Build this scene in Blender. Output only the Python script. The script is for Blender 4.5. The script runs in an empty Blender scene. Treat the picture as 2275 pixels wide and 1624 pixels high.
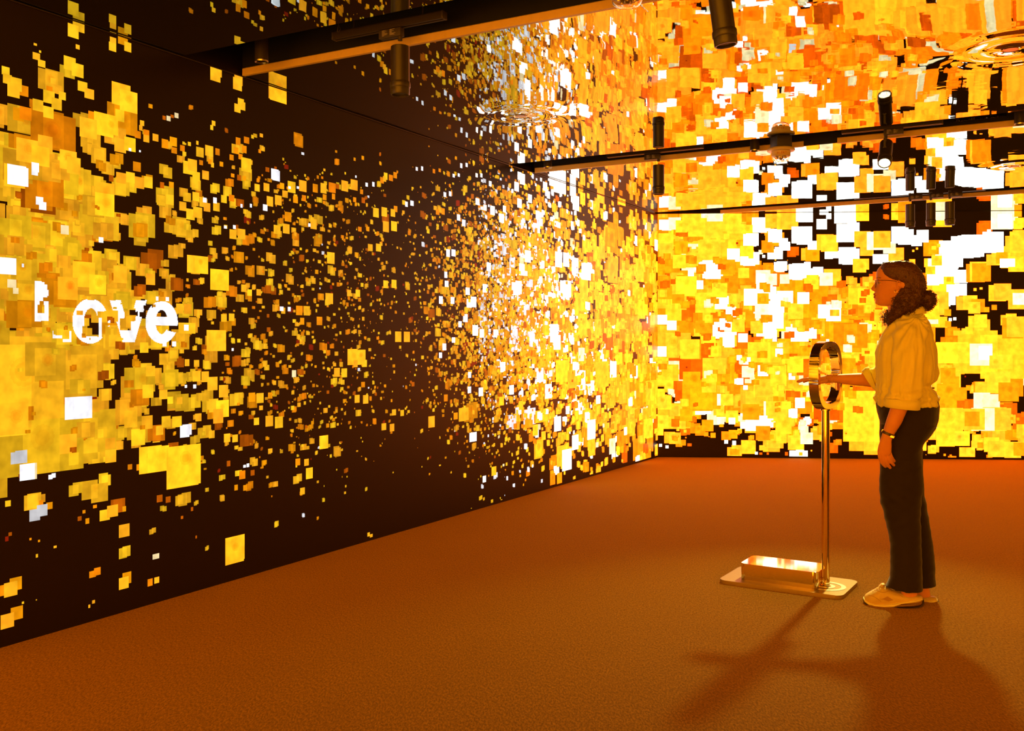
import bpy, bmesh, math, random
import numpy as np
from mathutils import Vector, Matrix

S = bpy.context.scene
COL = S.collection
PI = math.pi
R = random.Random(7)

# ------------------------------------------------------------------ camera
CAM_H = 1.27
F_PX = 2140.0                       # focal length in pixels of the 2275 wide frame
cam_d = bpy.data.cameras.new('camera')
cam = bpy.data.objects.new('camera', cam_d)
COL.objects.link(cam)
cam.location = (0, 0, CAM_H)
cam.rotation_euler = (PI / 2, 0, 0)
cam_d.sensor_width = 36.0
cam_d.lens = 36.0 * F_PX / 2275.0
cam_d.shift_y = -49.0 / 2275.0
cam_d.clip_start = 0.05
S.camera = cam

# ------------------------------------------------------------------ world / exposure
S.view_settings.view_transform = 'Standard'
S.view_settings.look = 'None'
S.view_settings.exposure = 0.0
S.view_settings.gamma = 1.0
S.view_settings.use_curve_mapping = False
w = bpy.data.worlds.new('world')
S.world = w
w.use_nodes = True
w.node_tree.nodes['Background'].inputs[0].default_value = (0, 0, 0, 1)
w.node_tree.nodes['Background'].inputs[1].default_value = 0.0
S.cycles.use_denoising = True
S.cycles.use_adaptive_sampling = True
S.cycles.adaptive_threshold = 0.02
S.cycles.max_bounces = 7
S.cycles.glossy_bounces = 5
S.cycles.diffuse_bounces = 3

# the room: left wall runs along D1, the ceiling slots run along E2
D1 = Vector((0.48708, 0.87336, 0))
E2 = Vector((0.87336, -0.48708, 0))
BD = Vector((0.998014, -0.063, 0)).normalized()   # direction of the back wall
T_LEFT, S_CORNER, H_CEIL = -3.82, 10.19, 2.72
def ST(s, t, z=0.0):
    return Vector((D1.x * s + E2.x * t, D1.y * s + E2.y * t, z))
CORNER = ST(S_CORNER, T_LEFT)
SPOT_S, SPOT_T = 7.03, -0.98            # the one lit spotlight

def link(o):
    COL.objects.link(o)
    return o

# ------------------------------------------------------------------ materials
def new_mat(name):
    m = bpy.data.materials.new(name)
    m.use_nodes = True
    nt = m.node_tree
    return m, nt, nt.nodes['Principled BSDF']

def plain(name, col, rough=0.5, metal=0.0, spec=0.5, noise=0.0, scale=40, bump=0.0, **kw):
    m, nt, b = new_mat(name)
    b.inputs['Base Color'].default_value = (*col, 1)
    b.inputs['Roughness'].default_value = rough
    b.inputs['Metallic'].default_value = metal
    b.inputs['Specular IOR Level'].default_value = spec
    for k, v in kw.items():
        b.inputs[k.replace('_', ' ')].default_value = v
    if noise > 0 or bump > 0:
        tc = nt.nodes.new('ShaderNodeTexCoord')
        n = nt.nodes.new('ShaderNodeTexNoise')
        n.inputs['Scale'].default_value = scale
        n.inputs['Detail'].default_value = 4
        nt.links.new(tc.outputs['Object'], n.inputs['Vector'])
        if noise > 0:
            mx = nt.nodes.new('ShaderNodeMix'); mx.data_type = 'RGBA'
            mx.inputs[6].default_value = (*[c * (1 - noise) for c in col], 1)
            mx.inputs[7].default_value = (*[min(1, c * (1 + noise)) for c in col], 1)
            nt.links.new(n.outputs['Fac'], mx.inputs[0])
            nt.links.new(mx.outputs[2], b.inputs['Base Color'])
        if bump > 0:
            bp = nt.nodes.new('ShaderNodeBump')
            bp.inputs['Distance'].default_value = bump
            nt.links.new(n.outputs['Fac'], bp.inputs['Height'])
            nt.links.new(bp.outputs['Normal'], b.inputs['Normal'])
    return m

# LED wall: dark satin tiles, every pixel cell gives off its own colour
def led_material():
    m, nt, b = new_mat('led_tiles')
    b.inputs['Base Color'].default_value = (0.014, 0.008, 0.004, 1)
    b.inputs['Roughness'].default_value = 0.42
    b.inputs['Specular Tint'].default_value = (1.0, 0.72, 0.25, 1)
    b.inputs['Specular IOR Level'].default_value = 0.30
    at = nt.nodes.new('ShaderNodeAttribute'); at.attribute_name = 'led'
    tc = nt.nodes.new('ShaderNodeTexCoord')
    n = nt.nodes.new('ShaderNodeTexNoise')
    n.inputs['Scale'].default_value = 16.0
    n.inputs['Detail'].default_value = 2.5
    nt.links.new(tc.outputs['Object'], n.inputs['Vector'])
    mr = nt.nodes.new('ShaderNodeMapRange')
    mr.inputs['From Min'].default_value = 0.25; mr.inputs['From Max'].default_value = 0.75
    mr.inputs['To Min'].default_value = 0.76; mr.inputs['To Max'].default_value = 1.28
    nt.links.new(n.outputs['Fac'], mr.inputs['Value'])
    vm = nt.nodes.new('ShaderNodeVectorMath'); vm.operation = 'SCALE'
    nt.links.new(at.outputs['Color'], vm.inputs[0])
    nt.links.new(mr.outputs['Result'], vm.inputs['Scale'])
    nt.links.new(vm.outputs['Vector'], b.inputs['Emission Color'])
    b.inputs['Emission Strength'].default_value = 1.0
    return m

def carpet_material():
    m, nt, b = new_mat('loop_carpet')
    b.inputs['Roughness'].default_value = 0.9
    b.inputs['Specular IOR Level'].default_value = 0.06
    b.inputs['Sheen Weight'].default_value = 0.75
    b.inputs['Sheen Roughness'].default_value = 0.35
    b.inputs['Sheen Tint'].default_value = (1.0, 0.50, 0.02, 1)
    tc = nt.nodes.new('ShaderNodeTexCoord')
    mp = nt.nodes.new('ShaderNodeMapping'); mp.inputs['Rotation'].default_value[2] = math.radians(29)
    mp.inputs['Scale'].default_value = (1.0, 0.38, 1.0)
    nt.links.new(tc.outputs['Object'], mp.inputs['Vector'])
    n1 = nt.nodes.new('ShaderNodeTexNoise'); n1.inputs['Scale'].default_value = 150; n1.inputs['Detail'].default_value = 7; n1.inputs['Roughness'].default_value = 0.8
    n2 = nt.nodes.new('ShaderNodeTexNoise'); n2.inputs['Scale'].default_value = 2.2; n2.inputs['Detail'].default_value = 3
    nt.links.new(mp.outputs['Vector'], n1.inputs['Vector']); nt.links.new(tc.outputs['Object'], n2.inputs['Vector'])
    cr = nt.nodes.new('ShaderNodeValToRGB')
    e = cr.color_ramp.elements
    e[0].position = 0.43; e[0].color = (0.012, 0.006, 0.001, 1)
    e[1].position = 0.60; e[1].color = (0.25, 0.120, 0.008, 1)
    nt.links.new(n1.outputs['Fac'], cr.inputs['Fac'])
    mr = nt.nodes.new('ShaderNodeMapRange'); mr.inputs['To Min'].default_value = 0.82; mr.inputs['To Max'].default_value = 1.18
    nt.links.new(n2.outputs['Fac'], mr.inputs['Value'])
    vm = nt.nodes.new('ShaderNodeVectorMath'); vm.operation = 'SCALE'
    nt.links.new(cr.outputs['Color'], vm.inputs[0]); nt.links.new(mr.outputs['Result'], vm.inputs['Scale'])
    nt.links.new(vm.outputs['Vector'], b.inputs['Base Color'])
    bp = nt.nodes.new('ShaderNodeBump'); bp.inputs['Distance'].default_value = 0.0025; bp.inputs['Strength'].default_value = 0.7
    nt.links.new(n1.outputs['Fac'], bp.inputs['Height']); nt.links.new(bp.outputs['Normal'], b.inputs['Normal'])
    return m

# puckers of the stretched mirror film round its fittings: (x, y, radius, amplitude)
PUCKERS = [(0.055, 6.14, 0.19, 0.0085), (2.46, 4.75, 0.22, 0.0105), (1.71, 9.18, 0.12, 0.0020), (4.12, 7.90, 0.20, 0.0060)]
def mirror_material():
    m, nt, b = new_mat('mirror_film')
    b.inputs['Base Color'].default_value = (0.40, 0.47, 0.46, 1)
    b.inputs['Metallic'].default_value = 1.0
    b.inputs['Roughness'].default_value = 0.012
    tc = nt.nodes.new('ShaderNodeTexCoord')
    N, L = nt.nodes, nt.links
    def mth(op, a, c=None):
        q = N.new('ShaderNodeMath'); q.operation = op
        for i, v in enumerate((a, c)):
            if v is None: continue
            if isinstance(v, (int, float)): q.inputs[i].default_value = v
            else: L.new(v, q.inputs[i])
        return q.outputs[0]
    total = None
    for (x, y, rad, amp) in PUCKERS:
        d = N.new('ShaderNodeVectorMath'); d.operation = 'DISTANCE'
        L.new(tc.outputs['Object'], d.inputs[0]); d.inputs[1].default_value = (x, y, H_CEIL)
        r = d.outputs['Value']
        g = mth('POWER', 2.71828, mth('MULTIPLY', mth('POWER', mth('DIVIDE', r, rad), 2.0), -1.0))
        c = mth('ADD', mth('MULTIPLY', mth('COSINE', mth('MULTIPLY', r, 2 * PI / (rad * 1.15))), 0.5), 0.9)
        h = mth('MULTIPLY', mth('MULTIPLY', g, c), amp)
        g2 = mth('POWER', 2.71828, mth('MULTIPLY', mth('POWER', mth('DIVIDE', r, rad * 2.4), 2.0), -1.0))
        h = mth('ADD', h, mth('MULTIPLY', g2, amp * 0.9))
        total = h if total is None else mth('ADD', total, h)
    n = N.new('ShaderNodeTexNoise'); n.inputs['Scale'].default_value = 2.6; n.inputs['Detail'].default_value = 1.0
    L.new(tc.outputs['Object'], n.inputs['Vector'])
    n2 = N.new('ShaderNodeTexNoise'); n2.inputs['Scale'].default_value = 11.0; n2.inputs['Detail'].default_value = 1.0
    L.new(tc.outputs['Object'], n2.inputs['Vector'])
    total = mth('ADD', total, mth('MULTIPLY', n.outputs['Fac'], 0.0011))
    total = mth('ADD', total, mth('MULTIPLY', n2.outputs['Fac'], 0.00013))
    bp = N.new('ShaderNodeBump'); bp.inputs['Distance'].default_value = 1.0; bp.inputs['Strength'].default_value = 1.0
    L.new(total, bp.inputs['Height']); L.new(bp.outputs['Normal'], b.inputs['Normal'])
    return m

M_LED = led_material()
M_CARPET = carpet_material()
M_MIRROR = mirror_material()
M_VOID = plain('void_black', (0.006, 0.005, 0.005), 0.8, noise=0.3, scale=9)
M_TRIM = plain('satin_trim', (0.80, 0.56, 0.16), 0.45, 0.0, noise=0.08, scale=30)
M_BLACK = plain('black_paint', (0.040, 0.030, 0.024), 0.38, 0.0, 0.5, noise=0.15, scale=60)
M_DARKGREY = plain('dark_grey_plastic', (0.045, 0.034, 0.028), 0.55, noise=0.15, scale=60)
M_CHROME = plain('polished_steel', (0.88, 0.70, 0.40), 0.055, 1.0, noise=0.04, scale=20)
M_BRUSHED = plain('brushed_steel', (0.62, 0.55, 0.45), 0.30, 1.0, noise=0.05, scale=90)

# ------------------------------------------------------------------ mesh helpers
def mesh_obj(name, verts, faces, mats, parent=None, base=(0, 0, 0), smooth=False, mi=None):
    base = Vector(base)
    me = bpy.data.meshes.new(name)
    me.from_pydata([tuple(Vector(v) - base) for v in verts], [], faces)
    for m in (mats if isinstance(mats, (list, tuple)) else [mats]):
        me.materials.append(m)
    if mi is not None:
        me.polygons.foreach_set('material_index', mi)
    if smooth:
        me.polygons.foreach_set('use_smooth', [True] * len(me.polygons))
    me.update()
    o = bpy.data.objects.new(name, me)
    link(o)
    if parent is not None:
        o.parent = parent
    else:
        o.location = base
    return o

def thing(name, label, cat, loc, group=None, rotz=0.0):
    o = bpy.data.objects.new(name, None)
    o.empty_display_size = 0.1
    link(o)
    o.location = loc
    o.rotation_euler = (0, 0, rotz)
    o['label'] = label; o['category'] = cat
    if group: o['group'] = group
    return o

def tag(o, label, cat, group=None):
    o['label'] = label; o['category'] = cat
    if group: o['group'] = group
    return o

class MB:
    """collects solids in local coordinates, then links them as ONE mesh object"""
    def __init__(self): self.bm = bmesh.new()
    def box(self, c, s, rot=None, bevel=0.0):
        r = bmesh.ops.create_cube(self.bm, size=1.0)
        vs = r['verts']
        bmesh.ops.scale(self.bm, vec=s, verts=vs)
        if bevel > 0:
            es = list({e for v in vs for e in v.link_edges})
            rb = bmesh.ops.bevel(self.bm, geom=es, offset=bevel, segments=2, affect='EDGES', profile=0.5)
            vs = list({v for f in rb['faces'] for v in f.verts} | {v for v in vs if v.is_valid})
        if rot is not None: bmesh.ops.rotate(self.bm, cent=(0, 0, 0), matrix=rot, verts=vs)
        bmesh.ops.translate(self.bm, vec=c, verts=vs)
        return self
    def lathe(self, prof, segs=32, c=(0, 0, 0), rot=None, close=False):
        """prof = [(radius, z)...]; radius 0 collapses to a point"""
        rings = []
        for (r, z) in prof:
            if r < 1e-6:
                rings.append([self.bm.verts.new((0, 0, z))])
            else:
                rings.append([self.bm.verts.new((r * math.cos(2 * PI * k / segs), r * math.sin(2 * PI * k / segs), z)) for k in range(segs)])
        pairs = list(zip(rings, rings[1:])) + ([(rings[-1], rings[0])] if close else [])
        for a, b2 in pairs:
            for k in range(segs):
                k2 = (k + 1) % segs
                if len(a) == 1 and len(b2) == 1: continue
                if len(a) == 1: self.bm.faces.new((a[0], b2[k], b2[k2]))
                elif len(b2) == 1: self.bm.faces.new((a[k2], a[k], b2[0]))
                else: self.bm.faces.new((a[k], b2[k], b2[k2], a[k2]))
        vs = [v for r_ in rings for v in r_]
        if rot is not None: bmesh.ops.rotate(self.bm, cent=(0, 0, 0), matrix=rot, verts=vs)
        bmesh.ops.translate(self.bm, vec=c, verts=vs)
        return self
    def tube(self, pts, rad, segs=8, caps=True):
        pts = [Vector(p) for p in pts]
        rads = rad if isinstance(rad, (list, tuple)) else [rad] * len(pts)
        prev = None; rings = []
        up = Vector((0, 0, 1))
        for i, p in enumerate(pts):
            a = pts[max(i - 1, 0)]; b2 = pts[min(i + 1, len(pts) - 1)]
            t = (b2 - a).normalized()
            if prev is None:
                ref = up if abs(t.dot(up)) < 0.95 else Vector((1, 0, 0))
                n = t.cross(ref).normalized()
            else:
                n = (prev - t * prev.dot(t)).normalized()
            prev = n
            bi = t.cross(n)
            rings.append([self.bm.verts.new(p + (n * math.cos(2 * PI * k / segs) + bi * math.sin(2 * PI * k / segs)) * rads[i]) for k in range(segs)])
        for a, b2 in zip(rings, rings[1:]):
            for k in range(segs):
                self.bm.faces.new((a[k], a[(k + 1) % segs], b2[(k + 1) % segs], b2[k]))
        if caps:
            self.bm.faces.new(list(reversed(rings[0]))); self.bm.faces.new(rings[-1])
        return self
    def prism(self, outline, z0, z1, bevel=0.0):
        """vertical prism from a counter-clockwise (x, y) outline"""
        a = [self.bm.verts.new((x, y, z0)) for x, y in outline]
        b2 = [self.bm.verts.new((x, y, z1)) for x, y in outline]
        n = len(a)
        for k in range(n):
            self.bm.faces.new((a[k], a[(k + 1) % n], b2[(k + 1) % n], b2[k]))
        bot = self.bm.faces.new(list(reversed(a))); top = self.bm.faces.new(b2)
        if bevel > 0:
            es = list(set(top.edges) | set(bot.edges))
            bmesh.ops.bevel(self.bm, geom=es, offset=bevel, segments=2, affect='EDGES', profile=0.5)
        return self
    def build(self, name, mat, parent=None, smooth_angle=35, loc=None):
        bmesh.ops.recalc_face_normals(self.bm, faces=self.bm.faces)
        me = bpy.data.meshes.new(name)
        for f in self.bm.faces: f.smooth = True
        lim = math.radians(smooth_angle)
        for e in self.bm.edges:
            if len(e.link_faces) == 2 and e.calc_face_angle(0) > lim: e.smooth = False
        self.bm.to_mesh(me); self.bm.free()
        for m in (mat if isinstance(mat, (list, tuple)) else [mat]): me.materials.append(m)
        o = bpy.data.objects.new(name, me)
        link(o)
        if parent is not None: o.parent = parent
        if loc is not None: o.location = loc
        return o

# ------------------------------------------------------------------ what the LED walls show
LEFT_SQUARES = '''
2.812,2.75,0.051Y 2.84,2.706,0.061Y 2.813,2.671,0.057Y 2.835,2.81,0.017Y 2.835,2.606,0.019Y 2.628,2.56,0.012Y 2.652,2.535,0.01Y 2.633,2.51,0.032Y 2.657,2.485,0.033Y 3.019,2.765,0.037Y 3.024,2.732,0.034Y 3.024,2.684,0.037Y
3.02,2.655,0.039Y 3.105,2.736,0.044O 3.078,2.711,0.057O 3.105,2.678,0.043Y 2.796,2.519,0.057Y 2.834,2.498,0.061Y 2.493,2.413,0.037Y 2.501,2.381,0.038Y 2.541,2.368,0.051Y 2.527,2.339,0.057Y 2.572,2.346,0.045O 2.714,2.421,0.025Y
2.737,2.39,0.037Y 2.756,2.369,0.033Y 2.696,2.379,0.03O 2.691,2.346,0.056Y 2.729,2.324,0.05Y 2.642,2.299,0.049Y 2.691,2.281,0.049Y 2.861,2.432,0.048Y 2.894,2.408,0.049Y 3.069,2.442,0.106Y 3.108,2.421,0.1Y 3.673,2.704,0.057Y
3.654,2.681,0.069Y 3.818,2.695,0.061Y 3.81,2.67,0.065Y 3.836,2.572,0.045Y 3.813,2.539,0.045Y 3.847,2.558,0.049Y 4.12,2.714,0.141Y 4.127,2.706,0.137Y 2.548,2.242,0.051O 2.582,2.252,0.058O 3.187,2.333,0.023Y 3.179,2.308,0.023Y
3.161,2.272,0.035O 3.212,2.289,0.033O 3.212,2.262,0.033Y 3.266,2.28,0.035Y 3.325,2.258,0.043O 3.379,2.278,0.047O 3.382,2.236,0.032O 3.435,2.254,0.032O 3.319,2.385,0.019D 3.348,2.387,0.026P 3.372,2.403,0.019D 3.398,2.413,0.026P
3.642,2.422,0.024Y 3.631,2.397,0.022Y 3.481,2.285,0.017Y 3.534,2.3,0.017Y 3.552,2.253,0.05Y 3.614,2.272,0.056Y 3.669,2.277,0.032O 3.063,2.204,0.064Y 3.118,2.217,0.064Y 3.116,2.192,0.013W 3.175,2.195,0.014W 2.972,2.281,0.104Y
2.932,2.287,0.083O 2.892,2.252,0.089Y 3.06,2.341,0.053Y 3.005,2.291,0.091Y 3.471,2.163,0.061Y 3.5,2.179,0.058Y 3.558,2.201,0.027O 3.616,2.217,0.027O 3.635,2.202,0.024Y 3.697,2.218,0.025O 3.817,2.36,0.036O 3.879,2.377,0.037O
3.801,2.308,0.034O 3.862,2.325,0.037O 3.771,2.265,0.031O 3.834,2.282,0.031O 3.876,2.243,0.075Y 3.979,2.336,0.021O 3.992,2.424,0.021Y 3.926,2.406,0.021Y 4.101,2.225,0.061W 4.109,2.218,0.06W 4.106,2.262,0.019D 4.04,2.241,0.027D
3.069,2.05,0.053Y 3.121,2.06,0.052Y 3.173,2.041,0.054Y 3.225,2.052,0.055Y 3.013,2.039,0.029D 3.159,2.116,0.047O 3.525,2.127,0.045Y 3.588,2.142,0.045Y 3.365,2.06,0.031O 3.308,2.049,0.028D 3.961,2.132,0.04Y 4.032,2.144,0.044Y
4.158,2.168,0.034O 4.238,2.174,0.065Y 4.333,2.192,0.066Y 4.219,2.167,0.017W 4.289,2.177,0.018W 4.442,2.196,0.049O 4.517,2.204,0.059Y 4.598,2.22,0.062O 4.647,2.234,0.032D 3.3,1.974,0.05Y 3.354,1.984,0.051Y 3.439,1.963,0.046Y
3.465,2.013,0.046Y 3.521,2.023,0.046Y 3.584,2.013,0.025W 3.652,2.02,0.028W 3.713,2.035,0.04Y 3.77,2.048,0.039O 4.061,2.068,0.052Y 4.13,2.08,0.055Y 4.182,2.124,0.041Y 4.269,2.106,0.037O 4.342,2.121,0.035O 4.528,2.152,0.032O
4.61,2.168,0.032O 3.489,1.926,0.055Y 3.534,1.943,0.058Y 3.597,1.979,0.047Y 3.661,1.988,0.043Y 4.021,2.026,0.034W 3.912,2.024,0.018W 3.842,2.014,0.018W 3.725,1.888,0.018W 3.789,1.894,0.018W 4.208,1.999,0.054O 4.117,1.915,0.055Y
4.191,1.926,0.056Y 4.427,1.98,0.058Y 4.391,1.97,0.022W 3.778,1.855,0.05Y 3.842,1.863,0.053Y 2.534,1.98,0.095Y 2.541,1.983,0.083W 2.555,1.98,0.082W 2.626,2.03,0.036W 2.623,2.008,0.029W 2.647,1.886,0.036W 2.662,1.869,0.036W
2.788,2.087,0.087Y 2.815,2.068,0.074Y 2.976,1.962,0.104Y 2.976,1.913,0.104Y 2.769,1.777,0.04P 2.956,1.748,0.024W 2.674,2.137,0.072Y 2.589,2.096,0.097Y 2.652,2.081,0.085Y 3.778,2.17,0.024O 3.825,2.166,0.028D 3.863,2.168,0.025O
3.51,1.676,0.088Y 3.558,1.674,0.089Y 3.674,1.606,0.107Y 3.695,1.607,0.11Y 2.484,1.596,0.069W 2.507,1.594,0.07W 2.57,1.602,0.014W 2.521,1.522,0.038P 2.538,1.494,0.025P 3.277,1.489,0.018W 3.34,1.492,0.019W 3.418,1.446,0.047Y
3.471,1.446,0.05Y 4.155,1.467,0.026W 4.216,1.469,0.026W 3.716,1.407,0.04Y 3.772,1.41,0.04Y 3.437,1.348,0.057Y 3.491,1.347,0.057Y 3.461,1.35,0.029W 3.648,1.285,0.106Y 3.674,1.285,0.109Y 3.323,1.264,0.021W 3.382,1.268,0.024W
3.778,1.238,0.016W 3.201,1.25,0.051Y 3.319,1.194,0.056Y 3.237,1.136,0.051Y 3.465,1.173,0.034Y 3.527,1.168,0.035Y 2.821,0.978,0.1W 2.861,0.98,0.101W 3.457,1.052,0.018W 3.514,1.05,0.018W 2.514,0.95,0.139Y 2.527,0.954,0.137Y
3.528,1.102,0.054Y 3.584,1.098,0.053Y 3.315,1.019,0.046Y 3.223,1.038,0.062Y 3.359,0.986,0.036Y 3.418,0.981,0.036Y 3.983,0.968,0.052Y 3.92,0.975,0.05O 4.062,0.977,0.034O 3.637,1.06,0.071Y 3.711,1.017,0.064Y 3.642,0.945,0.067Y
3.705,0.926,0.088Y 3.674,0.888,0.071Y 3.122,0.91,0.075Y 3.219,0.889,0.066Y 3.333,0.881,0.056Y 3.399,0.876,0.057Y 3.54,0.889,0.043Y 3.45,0.825,0.057W 3.464,0.832,0.057W 3.166,0.82,0.079Y 3.291,0.843,0.044Y 4.054,0.834,0.059Y
4.133,0.824,0.064Y 3.954,0.841,0.041Y 4.522,0.674,0.08Y 3.737,0.768,0.048Y 3.797,0.759,0.04Y 3.237,0.705,0.132Y 3.286,0.703,0.129Y 3.437,0.649,0.209Y 3.45,0.653,0.207Y 2.788,0.822,0.084Y 3.009,0.806,0.053Y 3.009,0.743,0.06Y
2.815,0.752,0.051Y 2.544,0.785,0.054S 2.562,0.789,0.054S 2.589,0.721,0.071W 2.6,0.721,0.071P 2.699,0.687,0.02W 2.714,0.69,0.021W 3.866,0.603,0.018W 3.889,0.605,0.018W 4.391,0.503,0.062Y 4.365,0.568,0.04Y 4.289,0.581,0.039O
3.748,0.631,0.028D 3.847,0.555,0.045O 3.926,0.559,0.031D 3.118,0.681,0.025O 3.17,0.675,0.029O 3.858,1.57,0.041Y 3.063,1.594,0.078Y 3.237,1.583,0.059Y 2.869,1.582,0.116Y 2.784,1.516,0.101Y 2.94,1.538,0.09Y 3.903,1.548,0.033Y
3.972,1.551,0.035Y 4.585,1.79,0.069Y 4.571,1.542,0.069Y 4.302,1.461,0.053O 4.367,1.463,0.055Y 4.328,1.4,0.035O 4.481,1.403,0.05O 4.257,1.094,0.039P 4.642,1.092,0.055Y 2.625,0.53,0.052S 2.66,0.545,0.051S 2.978,0.476,0.052Y
3.02,0.487,0.056Y 3.086,0.386,0.063Y 3.796,0.167,0.139Y 3.794,0.159,0.134Y 3.263,0.228,0.028P 3.274,0.227,0.028P 2.911,0.215,0.034O 2.937,0.222,0.038O 3.083,0.138,0.057Y 3.1,0.156,0.054O 3.233,0.108,0.031O 3.275,0.109,0.031Y
2.538,0.254,0.057O 2.515,0.234,0.06Y 2.477,0.239,0.044O 2.543,0.126,0.056O 2.501,0.103,0.06Y 2.916,0.089,0.014Y 2.895,0.072,0.015Y 2.632,0.163,0.008Y 2.569,0.164,0.008Y 2.634,0.353,0.012Y 2.723,0.374,0.013Y 2.646,0.416,0.009O
2.603,0.432,0.01O 2.885,0.463,0.024O 2.843,0.479,0.02D 3.084,0.488,0.023O 3.432,0.394,0.014D 3.497,0.425,0.017D 3.524,0.278,0.011D 3.294,0.509,0.033D 3.344,0.496,0.028D 3.802,0.496,0.028O 3.872,0.484,0.031O 4.332,0.407,0.04Y
2.497,0.45,0.016R 2.513,0.467,0.014D 2.504,0.598,0.025Y 2.657,0.58,0.02O 2.696,0.561,0.03O 2.923,0.522,0.019O 2.866,0.507,0.014O 4.958,0.043,0.027Y 4.985,0.03,0.025Y 4.716,2.247,0.065Y 4.81,2.267,0.066Y 4.886,2.235,0.033O
4.901,2.184,0.034D 4.817,2.173,0.03O 5.099,2.34,0.039O 5.14,2.374,0.045Y 5.195,2.37,0.045O 5.245,2.393,0.04O 4.937,2.288,0.027W 5.006,2.3,0.027W 4.829,2.322,0.014W 5.498,2.478,0.026W 5.562,2.491,0.029W 5.712,2.496,0.03O
5.786,2.513,0.027O 6.076,2.592,0.031W 6.15,2.61,0.034W 5.97,2.503,0.027W 6.04,2.519,0.027W 6.295,2.555,0.029W 6.367,2.566,0.029W 5.851,2.348,0.035W 5.923,2.363,0.035W 5.375,2.218,0.035W 5.44,2.232,0.037W 5.034,2.122,0.059Y
5.124,2.136,0.061Y 5.218,2.142,0.05Y 5.25,2.172,0.04O 5.757,2.21,0.041O 5.829,2.223,0.041O 5.143,2.039,0.067Y 5.234,2.053,0.066Y 4.867,1.996,0.031O 4.949,2.006,0.031O 6.038,2.202,0.042W 6.111,2.17,0.047W 7.673,2.678,0.14W
7.779,2.687,0.142W 7.569,2.703,0.093W 7.935,2.785,0.117W 8.046,2.808,0.118W 7.998,2.684,0.124W 8.063,2.568,0.132W 8.38,3.081,0.086Y 8.627,2.727,0.176Y 9.156,2.784,0.2Y 8.555,2.601,0.087Y 8.21,2.629,0.113Y 7.439,2.632,0.078W
7.029,2.636,0.087W 6.926,2.559,0.074W 6.977,2.653,0.062W 7.162,2.491,0.07W 7.299,2.368,0.071W 6.977,2.429,0.075W 6.726,2.349,0.048W 6.307,2.356,0.052W 6.499,2.522,0.041W 6.534,2.444,0.041O 4.814,2.432,0.019O 4.898,2.453,0.023O
5.129,2.352,0.035Y 6.534,2.314,0.071W 6.677,2.271,0.072W 6.419,2.323,0.047W 7.614,2.471,0.08Y 4.974,1.888,0.048Y 5.063,1.895,0.054Y 5.14,1.662,0.05Y 5.232,1.667,0.052Y 4.761,1.584,0.042Y 4.847,1.588,0.048Y 5.279,1.315,0.069Y
5.378,1.313,0.07Y 4.795,1.183,0.099Y 4.878,1.182,0.096Y 4.916,1.143,0.048Y 4.825,1.144,0.043Y 4.84,0.921,0.052Y 4.926,0.912,0.056Y 4.713,1.086,0.056Y 5.12,0.722,0.049Y 5.21,0.709,0.052Y 5.232,0.811,0.042Y 5.326,0.8,0.043Y
5.68,0.717,0.08Y 6.225,0.561,0.071W 6.258,0.56,0.071W 6.09,0.738,0.099Y 6.133,0.743,0.096Y 6.558,0.264,0.073Y 6.408,0.219,0.049W 7.257,0.531,0.096Y 7.682,0.557,0.131W 7.758,0.262,0.189Y 7.872,0.216,0.191W 8.046,0.358,0.136W
8.407,0.447,0.187W 8.414,0.274,0.161Y 8.912,0.242,0.158P 7.81,1.761,0.149W 7.887,1.765,0.15W 8.261,1.946,0.156W 8.311,1.95,0.159W 7.703,2.017,0.134W 7.856,2.029,0.123W 8.046,1.988,0.139W 7.614,1.36,0.159W 7.673,1.28,0.134W
6.9,1.716,0.105W 6.964,1.732,0.105W 6.701,1.08,0.078W 6.842,0.894,0.076W 7.502,0.853,0.125W 6.193,1.034,0.045W 6.191,0.921,0.051W 6.356,0.897,0.064W 6.419,1.698,0.064W 6.186,1.573,0.068W 6.251,1.587,0.08W 6.273,1.37,0.08W
6.374,1.348,0.064W 6.582,1.35,0.065W 5.8,1.583,0.054W 5.956,1.587,0.05W 6.476,1.866,0.065W 7.016,1.884,0.094W 7.122,1.998,0.101W 7.749,1.024,0.195Y 7.825,1.022,0.197Y 7.966,0.943,0.165Y 8.637,0.965,0.253Y 8.699,0.971,0.248Y
8.935,1.01,0.158W 8.177,1.168,0.126P 9.875,0.349,0.205Y 9.942,0.336,0.206Y 5.966,1.935,0.055W 5.895,1.929,0.053W 5.875,1.702,0.049W 6.165,1.663,0.057W 5.865,1.769,0.044W 6.059,1.412,0.045W 6.133,1.459,0.062W 5.966,1.295,0.044W
5.845,1.245,0.049W 5.796,1.186,0.038W 7.887,0.665,0.075W 7.34,0.647,0.058W 7.312,0.642,0.109Y 9.257,0.365,0.078W 8.555,1.427,0.16Y 8.21,1.45,0.197Y 8.923,2.005,0.256Y 8.663,2.164,0.132Y 9.654,2.053,0.241Y 8.244,1.776,0.184Y
8.111,1.657,0.168Y 7.584,0.074,0.099O 7.718,0.065,0.101O 5.865,0.875,0.049O 5.997,0.735,0.055O 7.108,0.599,0.076O 7.411,0.473,0.078Y 7.003,0.756,0.075Y 6.419,0.946,0.07Y 6.677,0.811,0.072Y
'''
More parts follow.
